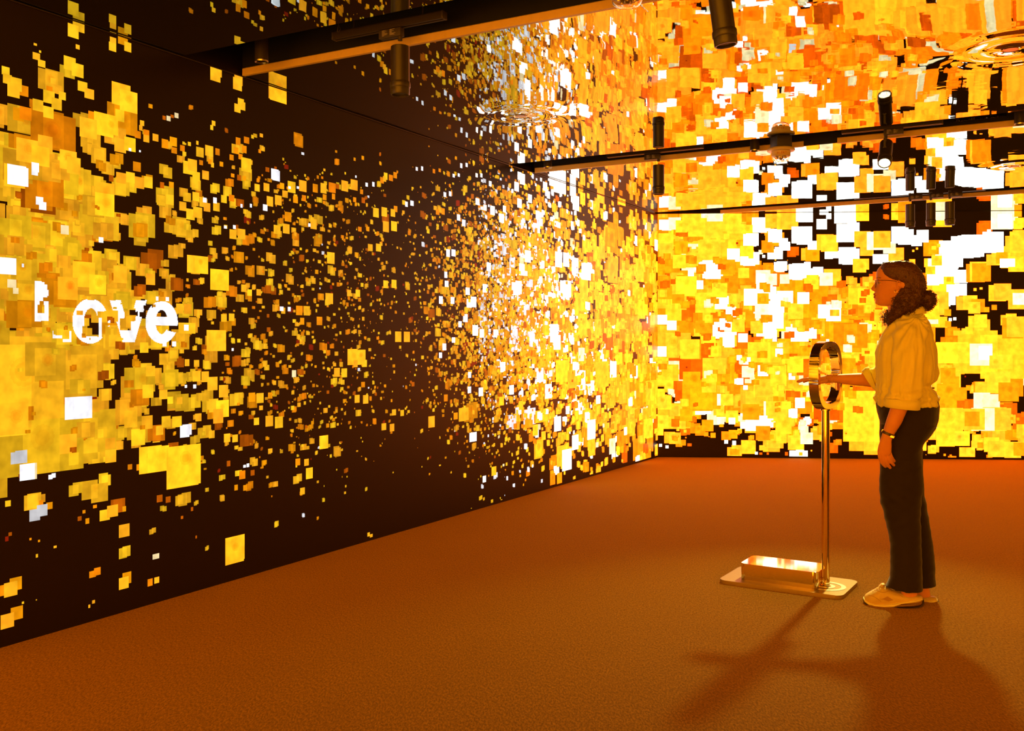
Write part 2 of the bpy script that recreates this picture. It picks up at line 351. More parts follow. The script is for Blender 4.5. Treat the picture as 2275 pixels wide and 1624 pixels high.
BACK_SQUARES = '''
2.118,2.228,0.183W 2.078,2.237,0.183W 1.572,2.081,0.15W 1.514,2.073,0.142W 1.342,2.121,0.1W 1.375,2.129,0.1W 1.645,2.256,0.133Y 1.702,2.255,0.15O 1.915,2.259,0.1W 1.874,2.246,0.091W 1.702,2.355,0.1W 1.882,2.379,0.183Y
1.833,2.388,0.183Y 2.289,2.31,0.149Y 2.402,2.202,0.108W 2.483,2.209,0.091W 2.256,2.144,0.116Y 2.605,2.242,0.165Y 2.532,2.325,0.132P 1.76,2.064,0.108W 1.686,2.048,0.1W 1.686,1.948,0.158Y 2.79,2.287,0.025Y 2.831,2.31,0.023Y
1.326,2.299,0.083W 1.408,2.349,0.1W 1.211,2.342,0.133O 2.774,2.166,0.066Y 2.952,2.157,0.099Y 3.048,2.198,0.115Y 2.944,1.992,0.074O 3,1.967,0.124W 3.064,1.975,0.099W 1.915,1.997,0.183Y 1.849,1.98,0.15P 1.17,2.233,0.025W
1.247,2.263,0.027W 2.208,2.128,0.149Y 1.588,2.679,0.133W 1.637,2.679,0.133W 2.012,2.676,0.158W 2.094,2.675,0.158W 1.825,2.739,0.1W 1.8,2.589,0.108W 1.874,2.677,0.058W 2.24,2.694,0.141Y 2.613,2.682,0.116Y 2.694,2.665,0.141O
2.061,2.488,0.199W 2.143,2.537,0.133W 1.572,2.475,0.183W 1.613,2.449,0.166W 2.24,2.42,0.182Y 2.386,2.402,0.199P 2.451,2.419,0.182Y 1.874,2.381,0.166Y 2.645,2.467,0.182W 2.71,2.442,0.165W 2.887,2.449,0.132W 2.823,2.4,0.116W
1.293,2.46,0.15W 3.088,2.67,0.107P 0.649,2.658,0.173P 0.187,2.61,0.139P 0.264,2.575,0.13Y 0.376,2.617,0.208Y 0.444,2.565,0.208Y 0.624,2.537,0.19Y 0.811,2.614,0.19Y 0.837,2.622,0.173Y 0.093,2.411,0.173Y 0.093,2.316,0.147Y
0.239,2.185,0.147Y 0.564,2.305,0.233Y 0.581,2.313,0.229Y 0.393,2.202,0.164Y 0.264,2.341,0.147O 0.76,2.459,0.06Y 0.816,2.411,0.035Y 1.118,2.585,0.164W 1.16,2.594,0.155W 0.99,2.535,0.112Y 1.041,2.422,0.138W 1.016,2.414,0.138W
1.262,2.627,0.155Y 1.296,2.472,0.138W 1.296,2.455,0.12W 1.414,2.635,0.206Y 1.448,2.634,0.189Y 1.381,2.386,0.095W 1.338,2.3,0.077W 1.584,2.681,0.12W 1.617,2.68,0.094W 1.558,2.47,0.18W 1.609,2.47,0.18W 0.837,2.251,0.138W
1.007,2.199,0.129W 1.05,2.216,0.138W 0.986,2.285,0.147Y 1.135,2.284,0.052P 1.203,2.335,0.121O 1.254,2.257,0.03W 1.169,2.236,0.03W 1.33,2.124,0.103W 1.364,2.128,0.099W 1.524,2.075,0.142W 1.558,2.075,0.155W 1.643,2.135,0.077W
0.598,2.097,0.199W 0.624,2.084,0.199W 0.513,2.115,0.112W 0.367,2.055,0.069W 0.453,1.925,0.095W 0.777,2.122,0.164O 0.948,2.052,0.112Y 1.16,2.008,0.155P 1.177,1.957,0.172W 1.245,1.982,0.129P 0.316,1.908,0.225Y 0.794,1.924,0.19O
0.684,1.855,0.173Y 1.414,1.913,0.138O 1.398,1.981,0.103P 1.398,1.766,0.172W 1.05,1.785,0.19W 1.16,1.767,0.129O 0.084,1.84,0.156O 0.23,1.753,0.139O 0.178,1.614,0.173Y 0.53,1.726,0.225Y 0.701,1.717,0.13W 0.811,1.622,0.112W
1.152,1.629,0.155P 1.304,1.664,0.155W 1.516,1.629,0.172Y 1.6,1.774,0.129W 0.837,1.621,0.086W 0.888,1.466,0.147Y 1.22,1.457,0.172W 1.304,1.517,0.155W 0.752,1.484,0.129W 0.153,1.476,0.104W 0.05,1.536,0.104W 0.487,1.458,0.138O
1.092,1.449,0.138Y 1.516,1.448,0.052P 0.956,2.19,0.095W 0.375,1.197,0.215O 0.357,1.206,0.215Y 0.037,1.179,0.112W 0.614,0.992,0.233Y 0.632,0.992,0.233Y 1.126,1.171,0.223Y 1.104,1.171,0.223Y 0.782,1.305,0.125W 0.791,1.278,0.107W
0.941,1.331,0.098W 1.214,1.367,0.08W 1.267,1.376,0.089W 1.337,1.166,0.085W 0.981,1.073,0.08W 0.897,1.113,0.054W 0.994,0.956,0.134P 1.161,0.966,0.116W 1.157,0.778,0.196Y 1.17,0.778,0.196Y 0.375,0.866,0.188O 0.57,0.804,0.161Y
0.72,0.643,0.13P 0.765,0.643,0.13Y 1.328,0.886,0.178Y 1.477,0.904,0.071S 1.512,1.038,0.178Y 0.073,0.614,0.162Y 0.028,0.623,0.153Y 1.284,0.511,0.232P 1.306,0.516,0.232Y 1.565,0.611,0.107W 1.486,0.495,0.098W 1.144,0.404,0.134W
1.223,0.386,0.098W 0.818,0.456,0.134Y 0.818,0.407,0.071W 1.029,0.51,0.178O 1.381,0.36,0.178Y 1.161,0.279,0.161O 0.046,0.389,0.153Y -0.007,0.308,0.135Y 0.313,0.471,0.134O 0.197,0.381,0.09D 0.552,0.356,0.125O 0.535,0.257,0.049O
0.614,0.249,0.058O 0.756,0.241,0.098O 0.835,0.259,0.098O 0.756,0.178,0.04W 0.844,0.166,0.045W 0.994,0.122,0.152Y 1.003,0.117,0.147Y 1.091,0.051,0.031S 1.148,0.11,0.058Y 1.187,0.096,0.058Y 1.512,0.174,0.16Y 1.538,0.161,0.142Y
1.634,0.22,0.133P 0.871,0.063,0.063O 0.835,0.063,0.071O 0.033,0.131,0.029W 0.107,0.114,0.032W 0.224,0.305,0.032Y 0.301,0.292,0.032Y 0.233,0.231,0.018O 0.313,0.22,0.018O 1.416,0.049,0.036D 1.573,0.05,0.04Y 1.135,0.047,0.027D
1.214,0.048,0.027D 0.126,0.802,0.099Y 0.871,0.849,0.054W 0.906,0.849,0.071W 0.967,0.778,0.045W -0.025,0.982,0.054S 0.011,0.946,0.054P 1.416,0.583,0.089Y 1.258,0.235,0.045O 3.054,2.673,0.085P 3.099,2.671,0.081P 3.732,2.633,0.237P
3.793,2.641,0.229P 3.764,2.607,0.153W 3.904,2.691,0.076O 3.929,2.589,0.11Y 3.904,2.564,0.093Y 3.929,2.377,0.229Y 3.962,2.394,0.229Y 3.596,2.498,0.042W 3.641,2.379,0.225S 3.641,2.375,0.225W 3.426,2.338,0.238W 3.385,2.33,0.238W
3.311,2.322,0.238W 3.17,2.323,0.153W 3.137,2.323,0.145W 3.195,2.17,0.153W 3.145,2.127,0.238W 3.12,2.178,0.111W 3.253,2.169,0.128W 3.008,2.32,0.041Y 3.062,2.341,0.038Y 2.987,2.162,0.085P 3.037,2.179,0.111Y 3.294,2.007,0.145W
3.327,2.007,0.14W 3.02,1.97,0.085W 3.058,1.974,0.081W 3.211,1.855,0.128W 3.294,1.863,0.128W 3.124,1.744,0.128W 3.178,1.753,0.128W 3.451,2.041,0.204O 3.501,2.058,0.212Y 3.517,2.049,0.195O 3.633,2.184,0.123Y 3.69,2.192,0.136Y
3.732,2.201,0.127O 3.756,2.15,0.093W 3.83,2.153,0.089W 3.682,1.819,0.182Y 3.74,1.832,0.182Y 3.447,1.861,0.027Y 3.513,1.871,0.027Y 3.323,1.71,0.149Y 3.397,1.718,0.153Y 3.476,1.684,0.144O 3.443,1.659,0.127Y 3.653,1.667,0.055O
3.575,1.637,0.055O 3.443,1.506,0.127Y 3.509,1.514,0.14Y 3.186,1.532,0.031W 3.234,1.538,0.034W 3.037,1.711,0.255Y 2.979,1.557,0.153P 2.937,1.66,0.256Y 3.157,1.608,0.068O 3.162,1.481,0.064O 3.912,1.751,0.22Y 3.945,1.759,0.203Y
3.847,1.437,0.22O 3.896,1.454,0.22Y 3.335,1.404,0.068Y 3.385,1.412,0.076Y 3.912,1.759,0.127P 3.17,1.974,0.051O 3.145,1.167,0.231Y 3.257,1.167,0.231Y 3.369,1.159,0.214Y 3.513,1.151,0.239P 3.561,1.167,0.148W 3.769,1.069,0.164Y
3.673,1.069,0.148Y 3.665,0.838,0.23Y 3.721,0.855,0.214Y 3.377,0.783,0.053O 3.497,0.789,0.123O 3.513,0.789,0.123Y 3.521,0.641,0.181P 3.625,0.625,0.181P 3.801,0.74,0.214O 3.657,0.444,0.255Y 3.705,0.444,0.247Y 3.529,0.443,0.247P
3.433,0.443,0.23Y 3.417,0.443,0.165O 3.161,0.92,0.165O 3.193,0.821,0.181O 3.145,0.722,0.214O 3.177,0.425,0.28Y 3.129,0.243,0.198Y 3.313,0.228,0.165Y 3.281,0.244,0.099Y 3.449,0.163,0.082Y 3.505,0.155,0.066O 3.337,0.08,0.107Y
3.401,0.08,0.099Y 3.625,0.164,0.164Y 3.673,0.115,0.181Y 3.849,0.108,0.172Y 3.928,0.117,0.148O 3.125,0.045,0.025O 3.188,0.043,0.02O 3.841,0.453,0.026O 3.901,0.447,0.03O 3.441,0.286,0.03O 1.26,0.407,0.025Y
'''
LEFT_COVER = '''0101104182969898989892430902 0001103275929797979182501603 0001092657758081796755350901 0002082146545453494129150200 0002071834413835322821060100 0001061425353230282622090200 0001051423323129262523090200 0001041219252524232119100200 0001030915192021201816090100 0001030812151718191814080100 0001020608101213141411070200 0000010304050607080706040100 0000010207101213141310060200 0001020515232730322924130601 0001041025364246484538231102 0103102040546063656155392305 0306153055717880807671553612 0410224067818889898681664820 0514305074879192928985725727 0618385982919495949289776435 0824456687949696959288786741 1130517088939594918679706142 1636577388929492888070625441 2242637688929390857563534739 2748687889929390847562514640 3353728190929491878068585144 3859768491939493898474645648 4364798692949594928779706152 4869828893949595949183766656 5171838893949695949284776858 5373838993949695949285786959 5675848993949695949386787060'''.split()
BACK_COVER = '''0961869595969697979796969594 0556849496979898989897969491 1967899697989898989795928674 2977949898989898989485746250 3685979898989897968866412116 3181949697989797968344261614 2676919496969796967932181414 2368869194959696957932181414 3574879091929290836629161111 3768767671696865574523140910 2747504531222018161412101013 4969666052422920171410111316 6080756863533421181410121417 5980756863533421181410121517 5980756863533421181410121518 5880756863533421181410121518'''.split()
LETTER_ORIGIN = (2.6139, 1.2430, 0.0033)
LETTER_RECTS = '''205,8,213,9 81,8,92,9 78,9,95,10 201,9,218,10 140,10,161,11 198,10,220,11 75,10,98,11 196,11,222,12 73,11,100,12 139,11,161,13 194,12,224,13 72,12,101,13 44,10,57,14 87,13,103,14 193,13,226,14 70,13,85,14 141,13,162,15 69,14,85,15 191,14,227,15 87,14,104,15 190,15,228,16 87,15,105,16 141,15,163,16 68,15,85,16 189,16,229,17 80,16,106,17 67,16,73,17 138,16,163,17 66,17,73,18 137,17,163,18 188,17,230,18 80,17,98,18 29,15,43,19 137,18,164,19 187,18,231,19 65,18,73,20 29,19,33,20 186,19,232,20 136,19,164,21 185,20,233,21 64,20,73,21 63,21,73,22 136,21,165,22 185,21,234,22 63,22,74,23 184,22,207,23 211,22,234,23 135,22,165,24 213,23,235,24 184,23,205,24 54,14,57,25 29,20,30,25 62,23,74,25 214,24,236,25 135,24,166,25 183,24,204,25 183,25,203,26 215,25,231,26 61,25,74,27 134,25,166,27 216,26,226,27 182,26,202,27 134,27,135,28 217,27,220,28 182,27,201,28 218,28,220,29 154,27,167,30 133,28,135,30 60,27,74,31 181,28,200,31 59,31,74,32 154,30,168,33 132,30,135,33 115,32,118,33 180,31,199,34 117,33,118,34 180,34,198,35 154,33,169,36 131,33,135,36 180,35,239,37 130,36,135,38 154,36,170,38 3,37,12,38 129,38,135,39 115,37,119,40 154,38,171,40 160,40,171,41 117,40,119,41 180,37,240,43 100,17,105,44 132,39,135,44 162,41,172,44 132,44,142,45 59,32,77,46 180,43,239,47 162,44,173,47 60,46,78,47 3,38,23,48 181,47,239,48 163,47,169,48 75,47,78,49 219,48,239,49 181,48,199,49 60,47,65,50 97,47,98,50 181,49,200,50 219,49,238,50 75,49,79,51 182,50,200,52 61,50,65,52 218,50,238,52 96,50,98,52 75,51,80,52 132,45,143,53 62,52,65,53 95,52,98,53 182,52,201,53 75,52,81,53 166,48,169,54 217,52,237,54 62,53,81,54 94,53,109,54 132,53,142,55 183,53,202,55 216,54,236,55 162,54,164,55 63,54,82,55 166,54,176,55 93,54,112,55 63,55,84,56 92,55,111,56 162,55,176,56 184,55,203,56 215,55,236,56 123,55,141,57 184,56,205,57 214,56,235,57 64,56,86,57 90,56,111,57 130,57,141,58 65,57,110,58 185,57,206,58 212,57,235,58 17,48,23,59 3,48,7,59 162,56,177,59 122,57,123,59 65,58,109,59 186,58,234,59 130,58,140,60 122,59,124,60 186,59,233,60 66,59,109,60 159,59,176,60 67,60,108,61 187,60,233,61 121,60,140,61 188,61,191,62 121,61,139,62 68,61,107,62 193,61,232,62 189,62,191,63 198,62,231,63 69,62,106,63 3,59,10,64 16,59,23,64 160,60,176,64 120,62,139,64 190,63,191,64 70,63,105,64 198,63,230,64 198,64,229,65 120,64,136,65 71,64,104,65 119,65,136,66 198,65,228,66 73,65,102,66 161,64,180,67 74,66,101,67 194,66,226,67 119,66,138,67 196,67,225,68 76,67,99,68 119,67,137,68 3,64,15,69 79,68,82,69 118,68,137,69 197,68,223,69 93,68,96,69 162,67,181,70 200,69,220,70 128,69,137,70 3,69,21,71 206,70,217,71 163,70,182,71 179,71,182,72 3,71,23,79 3,79,21,86 3,86,17,89 3,89,13,90'''


RGB = {'Y': (1.0, 0.53, 0.012), 'O': (0.92, 0.29, 0.002), 'D': (0.52, 0.10, 0.001), 'R': (0.30, 0.012, 0.002),
       'W': (1.0, 1.0, 1.06), 'S': (0.60, 0.60, 0.62), 'P': (1.0, 0.78, 0.40)}

class Screen:
    """a patch of LED wall: colours on a regular grid of cells, u along the wall, z up"""
    def __init__(self, u0, u1, z0, z1, cell, seed):
        self.u0, self.z0, self.c = u0, z0, cell
        self.nu = int(round((u1 - u0) / cell)); self.nz = int(round((z1 - z0) / cell))
        self.b = np.zeros((self.nz, self.nu, 3), np.float32)
        self.rng = random.Random(seed)
        self.plain = cell > 0.015
    def rect(self, u, z, w_, h_, col):
        i0 = max(0, int(round((u - w_ / 2 - self.u0) / self.c))); i1 = min(self.nu, max(i0 + 1, int(round((u + w_ / 2 - self.u0) / self.c))))
        j0 = max(0, int(round((z - h_ / 2 - self.z0) / self.c))); j1 = min(self.nz, max(j0 + 1, int(round((z + h_ / 2 - self.z0) / self.c))))
        if i1 <= i0 or j1 <= j0: return None
        self.b[j0:j1, i0:i1] = col
        return (i0, i1, j0, j1)
    def square(self, u, z, s, kind, gain, pair=True):
        r = self.rng
        k = gain * r.uniform(0.82, 1.12)
        col = np.array(RGB[kind], np.float32) * k
        if kind in 'YOD': col[0] *= ((1.6 if self.plain else lerp(gain, [0.95, 1.4, 1.7], [1.08, 2.0, 2.8])) if kind == 'Y' else (1.0 if self.plain else lerp(gain, [0.95, 1.4, 1.7], [1.0, 1.5, 2.0])))
        if kind == 'W' and gain > 1.2 and not self.plain: col *= np.array((1.9, 1.75, 1.4), np.float32)
        if kind in 'YO': col[1] *= r.uniform(0.78, 1.15) * (1.0 if self.plain else lerp(gain, [0.9, 1.35, 1.8], [1.0, 1.08, 0.86]))
        if s < self.c * 2.2 or not pair:
            self.rect(u, z, s, s, col)
            if not self.plain and s > 0.085 and kind in 'YOP': self.blotch(u + s * r.uniform(-.05, .2), z + s * r.uniform(0, .2), s * r.uniform(.16, .26), r.uniform(0.72, 0.9))
            return
        if not self.plain and s > 0.085 and kind in 'YOP':
            blot = (u + s * r.uniform(-.05, .2), z + s * r.uniform(0, .2), s * r.uniform(.16, .26), r.uniform(0.72, 0.9))
        else: blot = None
        du = s * r.uniform(0.18, 0.62) * 0.5; dz = s * r.uniform(-0.12, 0.12)
        a = self.rect(u - du, z - dz, s, s, col * 0.84)
        b2 = self.rect(u + du, z + dz, s, s, col * 0.90)
        if a and b2:
            i0, i1, j0, j1 = max(a[0], b2[0]), min(a[1], b2[1]), max(a[2], b2[2]), min(a[3], b2[3])
            if i1 > i0 and j1 > j0: self.b[j0:j1, i0:i1] = col * 1.12
        if blot: self.blotch(*blot)
    def blotch(self, u, z, rad, k):
        """soft darker, more orange disc that each large square carries"""
        for f in (1.0, 0.62):
            q = rad * f
            i0 = max(0, int((u - q - self.u0) / self.c)); i1 = min(self.nu, int((u + q - self.u0) / self.c) + 1)
            j0 = max(0, int((z - q - self.z0) / self.c)); j1 = min(self.nz, int((z + q - self.z0) / self.c) + 1)
            if i1 <= i0 or j1 <= j0: continue
            uu = self.u0 + (np.arange(i0, i1) + .5) * self.c - u; zz = self.z0 + (np.arange(j0, j1) + .5) * self.c - z
            m = (uu[None, :] ** 2 + zz[:, None] ** 2) < q * q
            sub = self.b[j0:j1, i0:i1]
            sub[m] *= np.array((0.96, k ** .6, k), np.float32)
    def quads(self):
        out = []
        open_ = {}
        for j in range(self.nz + 1):
            cur = {}
            if j < self.nz:
                row = self.b[j]
                ch = np.nonzero(np.any(row[1:] != row[:-1], axis=1))[0] + 1
                st = [0] + ch.tolist(); en = ch.tolist() + [self.nu]
                for a, e in zip(st, en):
                    cur[(a, e, row[a].tobytes())] = None
            new = {}
            for k in open_:
                if k in cur: new[k] = open_[k]
                else: out.append((k[0], open_[k], k[1], j, k[2]))
            for k in cur:
                if k not in new: new[k] = j
            open_ = new
        for k in open_: out.append((k[0], open_[k], k[1], self.nz, k[2]))
        return [(self.u0 + a * self.c, self.z0 + j0 * self.c, self.u0 + e * self.c, self.z0 + j1 * self.c, np.frombuffer(cb, np.float32)) for (a, j0, e, j1, cb) in out]

def fill(scr, u0, u1, z0, z1, cover, size, mix, gain):
    """scatter squares over one cell of the cover grid until it is covered that much"""
    r = scr.rng
    if cover < 0.004: return
    area = (u1 - u0) * (z1 - z0)
    n = -math.log(1 - cover) * area / (size * size * 1.55)
    n = int(n) + (1 if r.random() < n - int(n) else 0)
    kinds = list(mix)
    for _ in range(n):
        s = size * math.exp(r.gauss(-0.12, 0.48))
        k = r.choices(kinds, [mix[q] for q in kinds])[0]
        if s < size * 0.6 and k == 'Y' and r.random() < 0.5: k = 'O'
        scr.todo.append((r.random(), r.uniform(u0, u1), r.uniform(z0, z1), s, k, gain * r.uniform(0.85, 1.05)))
    for _ in range(int(area * 18 * min(1, cover * 3))):
        scr.todo.append((r.random(), r.uniform(u0, u1), r.uniform(z0, z1), r.uniform(0.008, 0.018), r.choice('YOODDR'), gain * 0.9))

def lerp(x, xs, ys):
    return float(np.interp(x, xs, ys))

def parse(txt):
    out = []
    for w_ in txt.split():
        a = w_[:-1].split(',')
        out.append((float(a[0]), float(a[1]), float(a[2]), w_[-1]))
    return out

def wall(name, org, du, inward, length, screens, extra=None, thick=0.09, u_start=0.0):
    """slab whose room side is tiled with the screens' cells"""
    V = []; Fc = []; colr = []
    def P(u, z, d=0.0): return org + du * u + inward * d + Vector((0, 0, z))
    def quad(u0, z0, u1, z1, c, d=0.0):
        i = len(V)
        q = [P(u0, z0, d), P(u1, z0, d), P(u1, z1, d), P(u0, z1, d)]
        if (q[1] - q[0]).cross(q[3] - q[0]).dot(inward) < 0: q.reverse()
        V.extend(q); Fc.append((i, i + 1, i + 2, i + 3)); colr.append((c[0], c[1], c[2], 1.0))
    for s in screens:
        for (a, z0, b2, z1, c) in s.quads(): quad(a, z0, b2, z1, c)
    ze = (0, 0, 0)
    for q in (extra or []): quad(q[0], q[1], q[2], q[3], q[4], q[5])
    ua, ub, za, zb = u_start, u_start + length, 0.0, H_CEIL + 0.28
    quad(ua, 0.0, ub, 0.02, ze); quad(ua, H_CEIL - 0.002, ub, zb, ze)
    i = len(V)
    V.extend([P(ua, za, -thick), P(ub, za, -thick), P(ub, zb, -thick), P(ua, zb, -thick), P(ua, za), P(ub, za), P(ub, zb), P(ua, zb)])
    for f in ((0, 1, 2, 3), (0, 4, 5, 1), (3, 2, 6, 7), (0, 3, 7, 4), (1, 5, 6, 2)):
        Fc.append(tuple(i + k for k in f)); colr.append((0, 0, 0, 1))
    o = mesh_obj(name, V, Fc, M_LED)
    at = o.data.attributes.new('led', 'FLOAT_COLOR', 'FACE')
    at.data.foreach_set('color', np.array(colr, np.float32).ravel())
    o['kind'] = 'structure'
    return o

# left wall, the stretch the photograph shows
lf = Screen(2.40, 10.19, 0.02, 2.718, 0.005, 11); lf.todo = []
nc, nr = len(LEFT_COVER), 14
for i in range(nc):
    u0 = 2.47 + (10.19 - 2.47) * i / nc; u1 = u0 + (10.19 - 2.47) / nc; um = (u0 + u1) / 2
    if i == 0: u0 = 2.40
    size = lerp(um, [2.5, 3.0, 3.5, 4.3, 6.5, 7.3, 8.3, 9.3, 10.2], [0.078, 0.066, 0.034, 0.0195, 0.0185, 0.032, 0.048, 0.078, 0.105])
    g = lerp(um, [2.5, 4.0, 6.5, 7.5, 10.2], [0.84, 0.80, 0.88, 1.30, 1.75])
    for j in range(nr):
        z0 = 2.718 * j / nr; z1 = z0 + 2.718 / nr
        cv = int(LEFT_COVER[i][2 * j:2 * j + 2]) / 100.0
        sz = size * (0.8 if 3.2 < um < 7 and cv < 0.2 else 1.0)
        wf = (0.001 if um < 4 else 0.012) if um < 6.4 else (0.25 if um < 8.0 and z0 > 1.1 else (0.11 if um < 8.6 else 0.025))
        if um < 3.6: mix = {'Y': 0.86, 'O': 0.10, 'D': 0.03, 'R': 0.004, 'W': wf}
        elif um < 6.6: mix = {'Y': 0.55, 'O': 0.31, 'D': 0.08, 'R': 0.02, 'W': wf}
        else: mix = {'Y': 0.50, 'O': 0.32, 'D': 0.05, 'W': wf, 'P': 0.01}
        fill(lf, u0, u1, z0, z1, cv, sz, mix, g)
lf.todo.sort(key=lambda t: t[0])
for (_, u, z, s_, k, g) in lf.todo: lf.square(u, z, s_, k, g)
lefts = parse(LEFT_SQUARES)
for (u, z, s_, k) in sorted(lefts, key=lambda t: 0 if t[3] in 'ODR' else (1 if t[3] in 'YP' else 2)):
    g = lerp(u, [2.5, 4.0, 6.5, 7.5, 10.2], [0.96, 0.98, 1.05, 1.55, 2.0]) * (1.15 if k in 'W' or (s_ > 0.075 and u < 5) else 1.0)
    lf.square(u, z, s_, k, g, pair=(s_ < 0.06 and u > 7))
# a few small squares over the top of the big ones
for _ in range(260):
    u = lf.rng.uniform(2.4, 10.1); z = lf.rng.uniform(0.7, 2.1)
    i = min(nc - 1, max(0, int((u - 2.47) / (10.19 - 2.47) * nc))); j = int(z / 2.718 * nr)
    if int(LEFT_COVER[i][2 * j:2 * j + 2]) > 55: lf.square(u, z, lf.rng.uniform(0.012, 0.032), lf.rng.choice('YYOOD'), 0.8 if u < 6 else 1.3)
# the same wall behind the camera's left shoulder
lr = Screen(-3.0, 2.40, 0.02, 2.72, 0.02, 12); lr.todo = []
for i in range(12):
    for j in range(7):
        zc = (j + 0.5) / 7
        cv = max(0.02, 0.9 - abs(zc - 0.5) * 1.7)
        fill(lr, -3 + 0.45 * i, -2.55 + 0.45 * i, 0.02 + 2.7 * j / 7, 0.02 + 2.7 * (j + 1) / 7, cv, 0.12, {'Y': 0.85, 'O': 0.13, 'W': 0.02}, 1.9)
for (_, u, z, s_, k, g) in sorted(lr.todo, key=lambda t: t[0]): lr.square(u, z, s_, k, g)
letters = []
ls0, lz0, lc = LETTER_ORIGIN
for w_ in LETTER_RECTS.split():
    a, b_, c_, d_ = [int(v) for v in w_.split(',')]
    letters.append((ls0 + a * lc, lz0 + b_ * lc, ls0 + c_ * lc, lz0 + d_ * lc, (1.05, 1.05, 1.08), 0.0012))
wall_left = wall('wall_left', E2 * T_LEFT, D1, E2, 13.19 + 0.0, [lf, lr], letters, u_start=-3.0)

# back wall
bn = Vector((BD.y, -BD.x, 0)); bn = bn if bn.y < 0 else -bn
bf = Screen(0.0, 5.2, 0.02, 2.716, 0.008, 21); bf.todo = []
nb = len(BACK_COVER)
for i in range(nb):
    for j in range(14):
        um = (i + 0.5) * 5.2 / nb; zm = (j + 0.5) * 2.718 / 14
        cv = int(BACK_COVER[i][2 * j:2 * j + 2]) / 100.0
        wf = 0.11 if (0.5 < um < 2.2 and zm > 1.2) else 0.035
        if um > 2.8: wf = 0.02
        fill(bf, i * 5.2 / nb, (i + 1) * 5.2 / nb, 2.718 * j / 14, 2.718 * (j + 1) / 14, cv, 0.125 if zm > 0.5 else 0.10,
             {'Y': 0.44, 'O': 0.34, 'D': 0.15, 'W': wf, 'P': 0.06}, 1.8)
for (_, u, z, s_, k, g) in sorted(bf.todo, key=lambda t: t[0]): bf.square(u, z, s_, k, g)
for (u, z, s_, k) in parse(BACK_SQUARES):
    bf.square(u, z, s_, k, 1.95, pair=False)
for _ in range(240):
    u = bf.rng.uniform(0, 5.2); z = bf.rng.uniform(0.5, 2.4)
    if int(BACK_COVER[min(nb - 1, int(u / 5.2 * nb))][2 * int(z / 2.718 * 14):][:2]) > 75:
        bf.square(u, z, bf.rng.uniform(0.03, 0.09), bf.rng.choice('YYOOODDP'), 1.7)
b2s = Screen(5.2, 6.6, 0.02, 2.72, 0.02, 22); b2s.todo = []
for j in range(7):
    fill(b2s, 5.2, 6.6, 0.02 + 2.7 * j / 7, 0.02 + 2.7 * (j + 1) / 7, 0.62, 0.14, {'Y': 0.6, 'O': 0.3, 'W': 0.1}, 1.4)
for (_, u, z, s_, k, g) in sorted(b2s.todo, key=lambda t: t[0]): b2s.square(u, z, s_, k, g)
wall_back = wall('wall_back', CORNER, BD, bn, 6.6, [bf, b2s])

# unseen right and rear walls: LED content invented, brightness set to light the room
C_BR = CORNER + BD * 6.6
C_RL = ST(-3.0, T_LEFT)
C_RR = ST(-3.0, 4.0)
def far_wall(name, a, b_, seed, cover, gain):
    d = (b_ - a); L_ = d.length; d.normalize()
    n = Vector((-d.y, d.x, 0))
    if n.dot(Vector((1.5, 4, 0)) - a) < 0: n = -n
    sc_ = Screen(0, L_, 0.02, 2.72, 0.03, seed); sc_.todo = []
    for i in range(10):
        for j in range(7):
            zc = (j + 0.5) / 7
            cv = max(0.02, cover - abs(zc - 0.5) * cover * 1.2)
            fill(sc_, L_ * i / 10, L_ * (i + 1) / 10, 0.02 + 2.7 * j / 7, 0.02 + 2.7 * (j + 1) / 7, cv, 0.15, {'Y': 0.92, 'O': 0.05, 'W': 0.01}, gain)
    for (_, u, z, s_, k, g) in sorted(sc_.todo, key=lambda t: t[0]): sc_.square(u, z, s_, k, g)
    return wall(name, a, d, n, L_, [sc_])
wall_right = far_wall('wall_right', C_BR, C_RR, 31, 0.6, 1.2)
wall_rear = far_wall('wall_rear', C_RL, C_RR, 32, 0.80, 7.0)

# ------------------------------------------------------------------ floor
room = [C_RL, CORNER, C_BR, C_RR]
fl = MB()
fl.prism([(p.x, p.y) for p in reversed(room)], -0.06, 0.0)
floor = fl.build('floor', M_CARPET)
floor['kind'] = 'structure'

# ------------------------------------------------------------------ ceiling: mirror film panels between dark slots
def clip(poly, n, d):
    out = []
    for i in range(len(poly)):
        a, b_ = poly[i], poly[(i + 1) % len(poly)]
        da, db = a.dot(n) - d, b_.dot(n) - d
        if da >= 0: out.append(a)
        if (da >= 0) != (db >= 0): out.append(a + (b_ - a) * (da / (da - db)))
    return out
SLOTS = [(0.05, 0.47), (3.43, 3.85), (6.80, 7.23), (10.08, 10.50)]
V, Fc, mi = [], [], []
def face(pts, m):
    i = len(V); V.extend(pts); Fc.append(tuple(range(i, i + len(pts)))); mi.append(m)
edges = [-3.1] + [e for s in SLOTS for e in s] + [14.0]
for k in range(0, len(edges), 2):
    pg = clip(clip(room, D1, edges[k]), -D1, -edges[k + 1])
    if len(pg) >= 3:
        up = [Vector((p.x, p.y, H_CEIL)) for p in pg]
        face(up, 0)
VH = 0.25
for (a, b_) in SLOTS:
    pg = clip(clip(room, D1, a), -D1, -b_)
    face([Vector((p.x, p.y, H_CEIL + VH)) for p in pg], 1)
    for i in range(len(pg)):
        p, q = pg[i], pg[(i + 1) % len(pg)]
        face([Vector((p.x, p.y, H_CEIL)), Vector((q.x, q.y, H_CEIL)), Vector((q.x, q.y, H_CEIL + VH)), Vector((p.x, p.y, H_CEIL + VH))], 1)
ceiling = mesh_obj('ceiling', V, Fc, [M_MIRROR, M_VOID], mi=mi)
ceiling['kind'] = 'structure'

